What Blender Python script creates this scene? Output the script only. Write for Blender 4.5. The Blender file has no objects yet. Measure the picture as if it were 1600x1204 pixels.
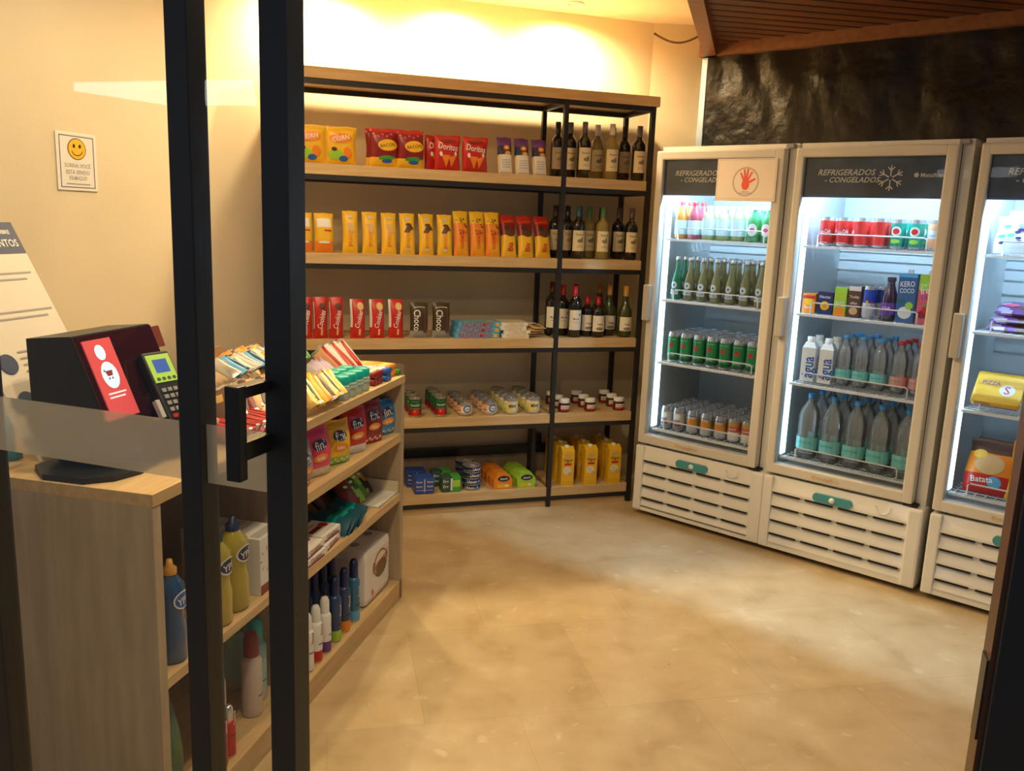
import bpy, bmesh, math, random
from mathutils import Vector, Matrix, Euler
random.seed(7)
S = bpy.context.scene
COL = S.collection
R = math.radians
sin, cos, pi = math.sin, math.cos, math.pi

# ------------------------------------------------------------------ camera, world, exposure
PIT, ROL, CAMH = .1933, .0388, 1.612
up0 = Vector((0, sin(PIT), cos(PIT))); fwd = Vector((0, cos(PIT), -sin(PIT))); ex = Vector((1, 0, 0))
rt = cos(ROL)*ex + sin(ROL)*up0; upv = -sin(ROL)*ex + cos(ROL)*up0
cd = bpy.data.cameras.new('camera'); cd.sensor_width = 36; cd.lens = 36*1328.2/1600; cd.clip_start = .02
cam = bpy.data.objects.new('camera', cd); COL.objects.link(cam)
M = Matrix((rt, upv, -fwd)).transposed().to_4x4(); M.translation = (0, 0, CAMH); cam.matrix_world = M
S.camera = cam
S.view_settings.view_transform = 'Standard'; S.view_settings.look = 'None'
S.view_settings.gamma = 1; S.view_settings.use_curve_mapping = False
S.view_settings.exposure = -0.10
w = bpy.data.worlds.new('dusk'); S.world = w; w.use_nodes = True
w.node_tree.nodes['Background'].inputs[0].default_value = (.50, .62, .80, 1)
w.node_tree.nodes['Background'].inputs[1].default_value = .22

# ------------------------------------------------------------------ frames of reference in the room
class Frame:
    """a horizontal direction along a wall, b into the wall"""
    def __init__(s, x, y, a, b):
        s.o = Vector((x, y, 0)); s.a = Vector((*a, 0)); s.b = Vector((*b, 0))
        s.rz = math.atan2(-s.b.x, s.b.y)
    def P(s, a, b, z=0): return s.o + s.a*a + s.b*b + Vector((0, 0, z))
RK = Frame(.7243, 4.8187, (-.95126, -.30839), (-.30839, .95126))     # wall rack, a runs left
FG = Frame(.7153, 4.6242, (.76103, -.64872), (.64872, .76103))       # coolers, a runs right
CN = Frame(-.4374, 3.4128, (-.22428, -.97453), (-.97453, .22428))    # counter, a runs to the viewer
DR = Frame(-.35948, 1.3, (.94832, -.31730), (.31730, .94832))        # glass door, a runs right
CEIL = 2.76

def spot(name, loc, power, color, size=150, blend=.6, rad=.035, parent=None, aim=None):
    l = bpy.data.lights.new(name, 'SPOT'); l.energy = power; l.color = color
    l.spot_size = R(size); l.spot_blend = blend; l.shadow_soft_size = rad
    o = bpy.data.objects.new(name, l); COL.objects.link(o); o.location = loc
    if aim is not None: o.rotation_euler = (Vector(aim)-Vector(loc)).to_track_quat('-Z', 'Y').to_euler()
    return o
WARM = (1, .75, .40)
WARM2 = (1, .78, .46)

# ------------------------------------------------------------------ materials
MATS = {}
def mat(name, col=(.8, .8, .8), rough=.5, metal=0, emit=0, spec=.5, coat=0):
    if name in MATS: return MATS[name]
    m = bpy.data.materials.new(name); m.use_nodes = True; b = m.node_tree.nodes['Principled BSDF']
    b.inputs['Base Color'].default_value = (*col, 1); b.inputs['Roughness'].default_value = rough
    b.inputs['Metallic'].default_value = metal; b.inputs['Specular IOR Level'].default_value = spec
    b.inputs['Coat Weight'].default_value = coat
    if emit:
        b.inputs['Emission Color'].default_value = (*col, 1); b.inputs['Emission Strength'].default_value = emit
    MATS[name] = m; return m
def nd(m, t, **k):
    n = m.node_tree.nodes.new(t)
    for a, v in k.items(): setattr(n, a, v)
    return n
def noisy(name, stops, scale=(1, 1, 1), noise=5, detail=6, rough=.5, bump=0, metal=0, coat=0, dist=0, bumpscale=None, spec=.5, extra=None):
    """object-space noise mapped through a colour ramp"""
    m = mat(name, stops[0][1], rough, metal, coat=coat, spec=spec); L = m.node_tree.links; b = m.node_tree.nodes['Principled BSDF']
    tc = nd(m, 'ShaderNodeTexCoord'); mp = nd(m, 'ShaderNodeMapping'); mp.inputs['Scale'].default_value = scale
    no = nd(m, 'ShaderNodeTexNoise'); no.inputs['Scale'].default_value = noise; no.inputs['Detail'].default_value = detail; no.inputs['Distortion'].default_value = dist
    rp = nd(m, 'ShaderNodeValToRGB'); el = rp.color_ramp.elements
    while len(el) < len(stops): el.new(.5)
    for e, (p, c) in zip(el, stops): e.position = p; e.color = (*c, 1)
    L.new(tc.outputs['Object'], mp.inputs[0]); L.new(mp.outputs[0], no.inputs[0]); L.new(no.outputs[0], rp.inputs[0]); L.new(rp.outputs[0], b.inputs['Base Color'])
    if bump:
        bp = nd(m, 'ShaderNodeBump'); bp.inputs['Strength'].default_value = bump; bp.inputs['Distance'].default_value = .01
        if bumpscale:
            n2 = nd(m, 'ShaderNodeTexNoise'); n2.inputs['Scale'].default_value = bumpscale; n2.inputs['Detail'].default_value = 8
            L.new(tc.outputs['Object'], n2.inputs[0]); L.new(n2.outputs[0], bp.inputs['Height'])
        else: L.new(no.outputs[0], bp.inputs['Height'])
        L.new(bp.outputs[0], b.inputs['Normal'])
    return m
def clear(name, tint=(1, 1, 1), gloss=.12, body=0, bodycol=(1, 1, 1), rough=.02):
    """thin clear plastic or glass: see-through, with fresnel reflections"""
    if name in MATS: return MATS[name]
    m = bpy.data.materials.new(name); m.use_nodes = True; N = m.node_tree; N.nodes.clear(); L = N.links
    out = nd(m, 'ShaderNodeOutputMaterial'); tr = nd(m, 'ShaderNodeBsdfTransparent'); tr.inputs[0].default_value = (*tint, 1)
    gl = nd(m, 'ShaderNodeBsdfGlossy'); gl.inputs['Roughness'].default_value = rough
    lw = nd(m, 'ShaderNodeLayerWeight'); lw.inputs[0].default_value = gloss
    mx = nd(m, 'ShaderNodeMixShader'); L.new(lw.outputs['Fresnel'], mx.inputs[0])
    base = tr
    if body:
        df = nd(m, 'ShaderNodeBsdfDiffuse'); df.inputs[0].default_value = (*bodycol, 1)
        m2 = nd(m, 'ShaderNodeMixShader'); m2.inputs[0].default_value = body
        L.new(tr.outputs[0], m2.inputs[1]); L.new(df.outputs[0], m2.inputs[2]); base = m2
    L.new(base.outputs[0], mx.inputs[1]); L.new(gl.outputs[0], mx.inputs[2]); L.new(mx.outputs[0], out.inputs[0])
    MATS[name] = m; return m

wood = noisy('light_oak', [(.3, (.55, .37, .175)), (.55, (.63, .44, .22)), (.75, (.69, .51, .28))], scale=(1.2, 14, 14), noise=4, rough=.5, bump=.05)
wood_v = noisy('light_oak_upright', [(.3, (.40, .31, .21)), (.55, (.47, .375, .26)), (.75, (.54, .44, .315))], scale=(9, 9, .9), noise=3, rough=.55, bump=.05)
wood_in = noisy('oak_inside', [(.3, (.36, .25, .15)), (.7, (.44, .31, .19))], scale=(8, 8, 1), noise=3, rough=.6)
soffit_wood = noisy('dark_planks', [(.3, (.13, .045, .018)), (.7, (.26, .095, .04))], scale=(2, 18, 18), noise=3, rough=.4, bump=.1)
trim_wood = noisy('brown_trim', [(.3, (.22, .085, .035)), (.7, (.32, .13, .055))], scale=(2, 12, 12), noise=3, rough=.45)
steel = mat('black_powder_steel', (.018, .016, .016), .45)
alu = noisy('black_aluminium', [(.3, (.012, .014, .018)), (.7, (.022, .024, .03))], noise=900, detail=2, rough=.42, bump=.1)
plaster = noisy('cream_wall_paint', [(.3, (.68, .58, .40)), (.7, (.75, .65, .46))], noise=2.2, rough=.75, bump=.06, bumpscale=60)
white_ceiling = noisy('cream_ceiling_paint', [(.3, (.78, .68, .52)), (.7, (.84, .74, .57))], noise=2, rough=.8)
white_enamel = mat('white_enamel', (.80, .78, .74), .28, coat=.2)
door_pvc = mat('pale_pvc', (.66, .62, .56), .35)
liner = mat('cooler_liner', (.44, .46, .46), .4)
gap = mat('dark_gap', (.012, .011, .010), .8)
white = mat('white', (.82, .82, .80), .5)
cream = mat('cream', (.78, .68, .48), .6)
black = mat('black', (.012, .012, .013), .35)
red = mat('red', (.55, .02, .015), .35); dred = mat('dark_red', (.25, .01, .015), .35)
yellow = mat('yellow', (.86, .50, .02), .35); orange = mat('orange', (.82, .25, .015), .35)
gold = mat('gold', (.62, .40, .12), .3, .5); brown = mat('brown', (.10, .04, .02), .4)
green = mat('green', (.06, .32, .04), .4); lime = mat('lime', (.35, .62, .05), .4); dgreen = mat('dark_green', (.012, .11, .04), .3)
blue = mat('blue', (.02, .12, .50), .4); navy = mat('navy', (.012, .02, .10), .4); sky = mat('sky_blue', (.10, .42, .75), .4)
teal = mat('teal', (.0, .42, .38), .35); pink = mat('pink', (.78, .06, .16), .35); purple = mat('purple', (.16, .05, .28), .4)
lilac = mat('lilac', (.55, .42, .62), .4); tan = mat('tan', (.66, .42, .18), .5); silver = mat('silver', (.62, .62, .64), .25, .8)
grey = mat('grey', (.30, .30, .31), .5); lgrey = mat('light_grey', (.55, .55, .56), .5)
peach = mat('peach', (.85, .42, .22), .4)
glasspane = clear('door_glass', (.96, .97, .97), .22)
pet = clear('clear_pet', (.97, .985, .99), .32, .17, (.92, .96, .98))
petb = clear('clear_dome', (.90, .90, .88), .30, .03)

# ------------------------------------------------------------------ mesh building
_txt = {}
def text_geo(s):
    """glyph outlines of a word as a flat mesh, width and height in its own units, centred"""
    if s not in _txt:
        c = bpy.data.curves.new('word', 'FONT'); c.body = s; c.size = 1; c.offset = .012; c.resolution_u = 2; c.fill_mode = 'FRONT'
        o = bpy.data.objects.new('word', c); COL.objects.link(o)
        me = bpy.data.meshes.new_from_object(o.evaluated_get(bpy.context.evaluated_depsgraph_get()))
        vs = [(v.co.x, v.co.y) for v in me.vertices]; fs = [tuple(p.vertices) for p in me.polygons]
        bpy.data.objects.remove(o); bpy.data.curves.remove(c); bpy.data.meshes.remove(me)
        x0 = min(v[0] for v in vs); x1 = max(v[0] for v in vs); y0 = min(v[1] for v in vs); y1 = max(v[1] for v in vs)
        vs = [((x-(x0+x1)/2)/(x1-x0), (y-(y0+y1)/2)/(x1-x0)) for x, y in vs]
        _txt[s] = (vs, fs)
    return _txt[s]

class MB:
    def __init__(s): s.v = []; s.f = []; s.m = []; s.mats = []; s.sm = []
    def mi(s, m):
        if m not in s.mats: s.mats.append(m)
        return s.mats.index(m)
    def add(s, vs, fs, m, smooth=False):
        k = len(s.v); s.v += [tuple(v) for v in vs]; i = s.mi(m)
        for f in fs: s.f.append(tuple(q+k for q in f)); s.m.append(i); s.sm.append(smooth)
        return s
    def box(s, x0, x1, y0, y1, z0, z1, m, bev=0):
        if bev:
            bm = bmesh.new(); bmesh.ops.create_cube(bm, size=1)
            for v in bm.verts: v.co = ((x0+x1)/2+v.co.x*(x1-x0), (y0+y1)/2+v.co.y*(y1-y0), (z0+z1)/2+v.co.z*(z1-z0))
            bmesh.ops.bevel(bm, geom=bm.edges[:], offset=bev, segments=2, affect='EDGES', profile=.6)
            bm.verts.index_update()
            s.add([v.co[:] for v in bm.verts], [[v.index for v in f.verts] for f in bm.faces], m); bm.free(); return s
        v = [(x, y, z) for x in (x0, x1) for y in (y0, y1) for z in (z0, z1)]
        return s.add(v, [(0, 1, 3, 2), (4, 6, 7, 5), (0, 4, 5, 1), (2, 3, 7, 6), (0, 2, 6, 4), (1, 5, 7, 3)], m)
    def lathe(s, prof, m, n=20, c=(0, 0, 0), ms=None, axis='z', sx=1, sy=1):
        """prof: list of (r, z); ms: material per segment"""
        def P(r, t, z):
            x, y = r*cos(t)*sx, r*sin(t)*sy
            if axis == 'z': q = (x, y, z)
            elif axis == 'y': q = (x, z, y)
            else: q = (z, x, y)
            return (q[0]+c[0], q[1]+c[1], q[2]+c[2])
        for i in range(len(prof)-1):
            (r0, z0), (r1, z1) = prof[i], prof[i+1]
            vs = [P(r0, 2*pi*k/n, z0) for k in range(n)]+[P(r1, 2*pi*k/n, z1) for k in range(n)]
            fs = [(k, (k+1) % n, n+(k+1) % n, n+k) for k in range(n)]
            s.add(vs, fs, ms[i] if ms else m, True)
        return s
    def prism(s, pts, m, y0, y1, ax='y'):
        n = len(pts)
        if ax == 'y': v = [(x, y0, z) for x, z in pts]+[(x, y1, z) for x, z in pts]
        elif ax == 'x': v = [(y0, x, z) for x, z in pts]+[(y1, x, z) for x, z in pts]
        else: v = [(x, z, y0) for x, z in pts]+[(x, z, y1) for x, z in pts]
        return s.add(v, [tuple(range(n)), tuple(range(2*n-1, n-1, -1))]+[(i, (i+1) % n, n+(i+1) % n, n+i) for i in range(n)], m)
    def tube(s, pts, r, m, n=8, closed=False):
        pts = [Vector(p) for p in pts]; rings = []; N = len(pts)
        for i, p in enumerate(pts):
            d = (pts[(i+1) % N]-pts[i-1]) if closed or 0 < i < N-1 else (pts[1]-pts[0] if i == 0 else pts[-1]-pts[-2])
            d.normalize(); q = d.orthogonal() if abs(d.z) > .9 else d.cross(Vector((0, 0, 1))); q.normalize(); w = d.cross(q)
            rings.append([p+q*r*cos(2*pi*k/n)+w*r*sin(2*pi*k/n) for k in range(n)])
        v = [x for g in rings for x in g]; f = []
        for i in range(N if closed else N-1):
            j = (i+1) % N
            f += [(i*n+k, i*n+(k+1) % n, j*n+(k+1) % n, j*n+k) for k in range(n)]
        if not closed: f += [tuple(range(n)), tuple(range((N-1)*n, N*n))]
        return s.add(v, f, m, True)
    # flat print laid over a surface: fn(x, z) -> point
    def print_(s, items, fn, lift=.0006, fine=False):
        k = 0
        for it in items:
            t, m = it[0], it[1]; k += 1; e = lift*(1+.35*k)
            if t == 'e':
                _, m, cx, cz, rx, rz = it; n = 16
                pts = [(cx, cz)]+[(cx+q*rx*cos(2*pi*i/n), cz+q*rz*sin(2*pi*i/n)) for q in (.4, .72, 1) for i in range(n)]
                fs = [(0, i+1, (i+1) % n+1) for i in range(n)]+[(1+q*n+i, 1+q*n+n+i, 1+q*n+n+(i+1) % n, 1+q*n+(i+1) % n) for q in (0, 1) for i in range(n)]
            elif t == 'r':
                _, m, x0, x1, z0, z1 = it; n = 8
                pts = []; fs = []
                for i in range(n+1):
                    for j in range(5): pts.append((x0+(x1-x0)*i/n, z0+(z1-z0)*j/4))
                for i in range(n):
                    for j in range(4): fs.append((i*5+j, i*5+5+j, i*5+6+j, i*5+j+1))
            elif t == 'p':
                _, m, pts = it; fs = [tuple(range(len(pts)))]
                if fine:
                    o = [(a[0]+(b[0]-a[0])*k_/4, a[1]+(b[1]-a[1])*k_/4) for a, b in zip(pts, pts[1:]+pts[:1]) for k_ in range(4)]; n = len(o)
                    c_ = (sum(p[0] for p in o)/n, sum(p[1] for p in o)/n)
                    pts = [c_]+[(c_[0]+(p[0]-c_[0])*q, c_[1]+(p[1]-c_[1])*q) for q in (.4, .72, 1) for p in o]
                    fs = [(0, i+1, (i+1) % n+1) for i in range(n)]+[(1+q*n+i, 1+q*n+n+i, 1+q*n+n+(i+1) % n, 1+q*n+(i+1) % n) for q in (0, 1) for i in range(n)]
            elif t == 't':
                _, m, word, cx, cz, wd, rot = it[:7]; sh = it[7] if len(it) > 7 else 0; hs = it[8] if len(it) > 8 else 1
                vs, fs = text_geo(word); c_, s_ = cos(rot), sin(rot)
                pts = []
                for x, z in vs:
                    z *= hs; x = (x+z*sh)*wd; z *= wd; pts.append((cx+x*c_-z*s_, cz+x*s_+z*c_))
            s.add([fn(x, z, e) for x, z in pts], fs, m)
        return s
    def mesh(s, name):
        me = bpy.data.meshes.new(name); me.from_pydata(s.v, [], s.f)
        for m in s.mats: me.materials.append(m)
        me.polygons.foreach_set('material_index', s.m); me.polygons.foreach_set('use_smooth', s.sm); me.update()
        bm = bmesh.new(); bm.from_mesh(me); bmesh.ops.remove_doubles(bm, verts=bm.verts, dist=1e-6); 
        bm.to_mesh(me); bm.free(); return me

def obj(name, mb, parent=None, loc=(0, 0, 0), rot=(0, 0, 0), kind=None, label=None):
    o = bpy.data.objects.new(name, mb.mesh(name) if isinstance(mb, MB) else mb); COL.objects.link(o)
    o.location = loc; o.rotation_euler = rot
    if parent: o.parent = parent
    if kind: o['kind'] = kind
    if label: o['label'] = label
    return o
def struct(name, mb, fr=None):
    return obj(name, mb, None, fr.o if fr else (0, 0, 0), (0, 0, fr.rz if fr else 0), 'structure')
def empty(name): o = bpy.data.objects.new(name, None); o.empty_display_size = .05; COL.objects.link(o); return o
def dup(o, parent=None):
    c = o.copy(); COL.objects.link(c); c.parent = parent
    for ch in o.children: dup(ch, c)
    return c
class Kind:
    """the first placing moves the built thing itself, later ones copy it with its parts"""
    def __init__(s, root, cat, group=None): s.root = root; s.cat = cat; s.group = group; s.used = False
    def put(s, fr, a, b, z, label, rz=0, rx=0, ry=0, group=None, scale=None):
        o = dup(s.root) if s.used else s.root; s.used = True
        o.location = fr.P(a, b, z); o.rotation_euler = (rx, ry, fr.rz+rz)
        if scale: o.scale = scale
        o['label'] = label; o['category'] = s.cat
        g = group or s.group
        if g: o['group'] = g
        elif 'group' in o: del o['group']
        return o
ORD = ['first', 'second', 'third', 'fourth', 'fifth', 'sixth', 'seventh', 'eighth', 'ninth', 'tenth', 'eleventh', 'twelfth', 'thirteenth', 'fourteenth']
ROW = ['front row', 'second row', 'third row', 'fourth row', 'fifth row', 'rearmost row', 'seventh row']
flat = lambda y: (lambda x, z, e: (x, y-e, z))
def cyl(r): return lambda x, z, e: ((r+e)*sin(x/r), -(r+e)*cos(x/r), z)

# ------------------------------------------------------------------ product shapes
def bag(w, h, d, design, prints=(), mb=None, pw=.5, crimp=.06, nx=16, nz=20, seed=1, wob=.5):
    """pillow pouch standing on its lower seam, front at -y"""
    mb = mb or MB(); rn = random.Random(seed); ph = [rn.uniform(0, 6) for _ in range(4)]
    def th(x, z):
        u = min(1, abs(2*x/w)); v = z/h; t = (max(0, 1-u**3))**pw
        e = crimp; vv = 0 if v <= e*.5 or v >= 1-e else min(1, ((v-e*.5)*(1-e-v)*4/((1-1.5*e)**2)))**.45
        return .0012+d/2*t*vv*(1+.10*wob*sin(9*x/w+ph[0]+5*v)*sin(11*v+ph[1]))
    def wx(x, z): v = z/h; return x*(1-.05*sin(pi*v)*wob)+.006*wob*sin(7*v+ph[2])*w/.15
    def wz(x, z): return z+.004*wob*sin(9*x/w+ph[3])*(z/h)
    for sgn in (-1, 1):
        vs = [(wx(-w/2+w*i/nx, h*j/nz), sgn*th(-w/2+w*i/nx, h*j/nz), wz(-w/2+w*i/nx, h*j/nz)) for i in range(nx+1) for j in range(nz+1)]
        by = {}
        for i in range(nx):
            for j in range(nz):
                m = design((i+.5)/nx, (j+.5)/nz) if callable(design) else design
                by.setdefault(m, []).append((i*(nz+1)+j, (i+1)*(nz+1)+j, (i+1)*(nz+1)+j+1, i*(nz+1)+j+1))
        for m, f in by.items(): mb.add(vs, f, m, True)
    mb.print_(prints, lambda x, z, e: (wx(x, z), -th(x, z)-e-.0014, wz(x, z)), fine=True)
    return mb
def clean(mb):
    return mb
def can(r, h, bands, prints=(), neck=.88):
    mb = MB(); H = h
    prof = [(r*.75, 0), (r*.9, .004), (r, .012)]; ms = [silver, silver]
    z = .012
    for frac, m in bands: z = .012+(H-.028)*frac; prof.append((r, z)); ms.append(m)
    prof += [(r*neck, H-.004), (r*neck, H)]; ms += [bands[-1][1] if neck > .95 else silver, silver]
    mb.lathe(prof, None, 18, ms=ms); mb.print_(prints, cyl(r)); return mb
def can_lid(r, h, neck=.88):
    mb = MB(); rr = r*neck
    mb.lathe([(rr, h), (rr*.93, h+.001), (rr*.9, h-.004), (0.0001, h-.004)], silver, 18)
    mb.box(-.004, .004, -rr*.55, rr*.1, h-.004, h-.002, lgrey); return mb
def make_can(name, r, h, bands, prints=(), neck=.88):
    o = obj(name, can(r, h, bands, prints, neck)); obj('lid', can_lid(r, h, neck), o); return o
def bottle(name, glassm, prof, n=18): return obj(name, MB().lathe(prof, glassm, n))
def ring(prof, m, n=18, prints=(), pr_r=None):
    mb = MB().lathe(prof, m, n)
    if prints: mb.print_(prints, cyl(pr_r))
    return mb
def sized_box(w, d, h, m, prints=(), bev=.0015, name='drink_carton'):
    mb = MB().box(-w/2, w/2, -d/2, d/2, 0, h, m, bev); mb.print_(prints, flat(-d/2)); return obj(name, mb)

# =================================================================== THE ROOM
C0 = RK.P(1.94, .42); C1 = RK.P(-.16, .42); C2 = FG.P(-.165, .72)
def wall(name, p, q, z0, z1, m, t=.1):
    """a wall from p to q, thickness on its far side"""
    p = Vector(p); q = Vector(q); d = (q-p); L = d.length; n = Vector((-d.y, d.x, 0))/L
    mb = MB(); k = [p, q, q+n*t, p+n*t]
    v = [(*a.xy, z) for z in (z0, z1) for a in k]
    mb.add(v, [(0, 1, 2, 3), (7, 6, 5, 4), (0, 4, 5, 1), (1, 5, 6, 2), (2, 6, 7, 3), (3, 7, 4, 0)], m)
    return struct(name, mb)
wl_end = C0 - CN.a*(-3.6)
wall('wall_left', wl_end, C0, 0, CEIL, plaster)
wall('wall_back', C0, C1, 0, CEIL, plaster)
wall('wall_corner', C1, C2, 0, CEIL, plaster)
wall('wall_right', C2, FG.P(4.4, .72), 0, CEIL, mat('night_window', (.01, .012, .02), .15))
# floor: travertine slabs
m = noisy('travertine', [(.30, (.47, .345, .18)), (.46, (.55, .415, .235)), (.60, (.59, .46, .27)), (.76, (.68, .56, .37))], noise=5.5, detail=12, rough=.36, dist=.25, spec=.4)
L = m.node_tree.links; N = m.node_tree.nodes; pb = N['Principled BSDF']; ramp = [x for x in N if x.type == 'VALTORGB'][0]; tcn = [x for x in N if x.type == 'TEX_COORD'][0]
bk = nd(m, 'ShaderNodeTexBrick'); bk.offset = .5; bk.inputs['Scale'].default_value = 1; bk.inputs['Brick Width'].default_value = .62; bk.inputs['Row Height'].default_value = .62
bk.inputs['Mortar Size'].default_value = .0016; bk.inputs['Color1'].default_value = (.86, .86, .86, 1); bk.inputs['Color2'].default_value = (1, 1, 1, 1); bk.inputs['Mortar'].default_value = (.78, .75, .70, 1)
mpx = nd(m, 'ShaderNodeMapping'); mpx.inputs['Rotation'].default_value = (0, 0, -.22); L.new(tcn.outputs['Object'], mpx.inputs[0]); L.new(mpx.outputs[0], bk.inputs[0])
mul = nd(m, 'ShaderNodeMixRGB', blend_type='MULTIPLY'); mul.inputs[0].default_value = .8; L.new(ramp.outputs[0], mul.inputs[1]); L.new(bk.outputs[0], mul.inputs[2])
# pale fossil flecks and dark pits
vo = nd(m, 'ShaderNodeTexNoise'); vo.inputs['Scale'].default_value = 13; vo.inputs['Detail'].default_value = 4; vo.inputs['Distortion'].default_value = .35
vr = nd(m, 'ShaderNodeValToRGB'); vr.color_ramp.elements[0].position = .64; vr.color_ramp.elements[1].position = .72; L.new(tcn.outputs['Object'], vo.inputs[0]); L.new(vo.outputs[0], vr.inputs[0])
sc = nd(m, 'ShaderNodeMixRGB', blend_type='MIX'); sc.inputs[2].default_value = (.80, .71, .56, 1); mth = nd(m, 'ShaderNodeMath', operation='MULTIPLY'); mth.inputs[1].default_value = .32
L.new(vr.outputs[0], mth.inputs[0]); L.new(mth.outputs[0], sc.inputs[0]); L.new(mul.outputs[0], sc.inputs[1])
pv = nd(m, 'ShaderNodeTexNoise'); pv.inputs['Scale'].default_value = 9; pv.inputs['Detail'].default_value = 9; pv.inputs['Roughness'].default_value = .75
pr_ = nd(m, 'ShaderNodeValToRGB'); pr_.color_ramp.elements[0].position = .30; pr_.color_ramp.elements[0].color = (.12, .07, .03, 1); pr_.color_ramp.elements[1].position = .33; pr_.color_ramp.elements[1].color = (1, 1, 1, 1)
L.new(tcn.outputs['Object'], pv.inputs[0]); L.new(pv.outputs[0], pr_.inputs[0])
m3 = nd(m, 'ShaderNodeMixRGB', blend_type='MULTIPLY'); m3.inputs[0].default_value = 1; L.new(sc.outputs[0], m3.inputs[1]); L.new(pr_.outputs[0], m3.inputs[2]); L.new(m3.outputs[0], pb.inputs['Base Color'])
struct('floor', MB().add([(-4, -1.5, 0), (5, -1.5, 0), (5, 7, 0), (-4, 7, 0)], [(0, 1, 2, 3)], MATS['travertine']))
# ceiling over the shop, up to the entrance
struct('ceiling', MB().box(-3.5, 4.6, .9, 6.2, CEIL, CEIL+.08, white_ceiling))
# dark plank soffit above the coolers
sp = [FG.P(-.165, .72), FG.P(4.4, .72), FG.P(4.4, -.95), FG.P(.62, -.95)]
mb = MB()
d1 = Vector((-.985, -.17, 0)).normalized(); n1 = Vector((-d1.y, d1.x, 0))
mb.add([(*p.xy, 2.64) for p in sp]+[(*p.xy, 2.70) for p in sp], [(0, 1, 2, 3), (7, 6, 5, 4)], soffit_wood)
for k in range(40):                                                # board joints standing proud of the panel
    c = sp[0]+n1*(-.3)+n1*(.105*k)
    hit = []
    for i in range(4):
        p, q = sp[i], sp[(i+1) % 4]; e = q-p; den = d1.x*e.y-d1.y*e.x
        if abs(den) < 1e-9: continue
        u = ((c.x-p.x)*d1.y-(c.y-p.y)*d1.x)/(e.x*d1.y-e.y*d1.x)
        if 0 <= u <= 1: hit.append(p+e*u)
    if len(hit) >= 2:
        p, q = hit[0], hit[1]
        mb.add([(*(p+n1*.006).xy, 2.6365), (*(q+n1*.006).xy, 2.6365), (*(q-n1*.006).xy, 2.6365), (*(p-n1*.006).xy, 2.6365), (*(p+n1*.009).xy, 2.641), (*(q+n1*.009).xy, 2.641), (*(q-n1*.009).xy, 2.641), (*(p-n1*.009).xy, 2.641)],
               [(0, 1, 2, 3), (0, 4, 5, 1), (3, 2, 6, 7)], mat('dark_joint', (.045, .016, .008), .5))
o = struct('ceiling_soffit', mb)
def plank(name, p, q, wd, z0, z1, m):
    d = (q-p).normalized(); n = Vector((-d.y, d.x, 0))*wd
    k = [p, q, q-n, p-n]
    return struct(name, MB().add([(*a.xy, z) for z in (z0, z1) for a in k], [(3, 2, 1, 0), (4, 5, 6, 7), (0, 1, 5, 4), (1, 2, 6, 5), (2, 3, 7, 6), (3, 0, 4, 7)], m))
plank('trim_1', FG.P(-.165, .72), FG.P(4.4, .72), .07, 2.575, 2.66, trim_wood)
plank('trim_2', FG.P(.62, -.95)+Vector((0, 0, 0)), FG.P(-.165, .72), .07, 2.575, CEIL, trim_wood)
# aluminium window edge beside the black sheet, bluish light painted into its colour
mb = MB().box(-.165, -.125, .69, .72, 0, 2.58, mat('blue_lit_aluminium', (.42, .55, .75), .3, .3), .004)
struct('trim_3', mb, FG)
# crumpled black plastic sheet hung over the glass wall
sheetm = noisy('black_polythene', [(.3, (.007, .007, .010)), (.7, (.022, .018, .014))], noise=3, rough=.30, bump=.7, bumpscale=16, dist=1.2, spec=.32)
mb = MB(); nx, nz = 150, 60; vs = []
from mathutils import noise as NZ
for i in range(nx+1):
    for j in range(nz+1):
        x = -.12+4.3*i/nx; z = .05+2.53*j/nz
        d = .030*NZ.turbulence(Vector((x*2.0, z*1.1, 3)), 4, False)+.02*abs(NZ.noise(Vector((x*5+z*2, z*3, 1))))+.012*abs(NZ.noise(Vector((x*14, z*9, 7))))
        vs.append((x, .70-d, z))
mb.add(vs, [(i*(nz+1)+j, (i+1)*(nz+1)+j, (i+1)*(nz+1)+j+1, i*(nz+1)+j+1) for i in range(nx) for j in range(nz)], sheetm, True)
o = obj('plastic_sheet', mb, None, FG.o, (0, 0, FG.rz)); o['label'] = 'crumpled black plastic sheet covering the glass wall behind the coolers'; o['category'] = 'plastic sheet'
# loose cable under the ceiling in the corner
p0, p1 = C1+Vector((0, -.02, 2.70)), FG.P(-.12, .60, 2.69)
mb = MB().tube([p0.lerp(p1, t)+Vector((0, 0, -.05*sin(pi*t))) for t in [i/12 for i in range(13)]], .006, brown)
o = obj('loose_cable', mb); o['label'] = 'thin brown cable sagging under the ceiling by the wooden trim'; o['category'] = 'cable'

# ceiling lamps
fl = obj('foyer_lamp', MB().add([(-5.75, -1.02, 2.4), (-4.3, -1.50, 2.4), (-5.08, -2.10, 2.4), (-5.82, -1.80, 2.4), (-5.75, -1.02, 2.46), (-4.3, -1.50, 2.46), (-5.08, -2.10, 2.46), (-5.82, -1.80, 2.46)], [(0, 1, 2, 3), (7, 6, 5, 4), (0, 4, 5, 1), (1, 5, 6, 2), (2, 6, 7, 3), (3, 7, 4, 0)], mat('foyer_panel_glow', (.90, .93, 1), emit=7)))
fl['label'] = 'white foyer ceiling panel seen only as a pale reflection in the door glass'; fl['category'] = 'ceiling light'
mb = MB().lathe([(.055, 0), (.055, -.006), (.038, -.008), (.036, .0), (.036, .012)], white_enamel, 24)
dl = obj('downlight', mb); obj('lamp_face', MB().lathe([(.036, .002), (.0001, .002)], mat('lamp_glow', (1, .80, .50), emit=40), 24), dl)
DL = Kind(dl, 'ceiling light', 'downlights in the ceiling')
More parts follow.
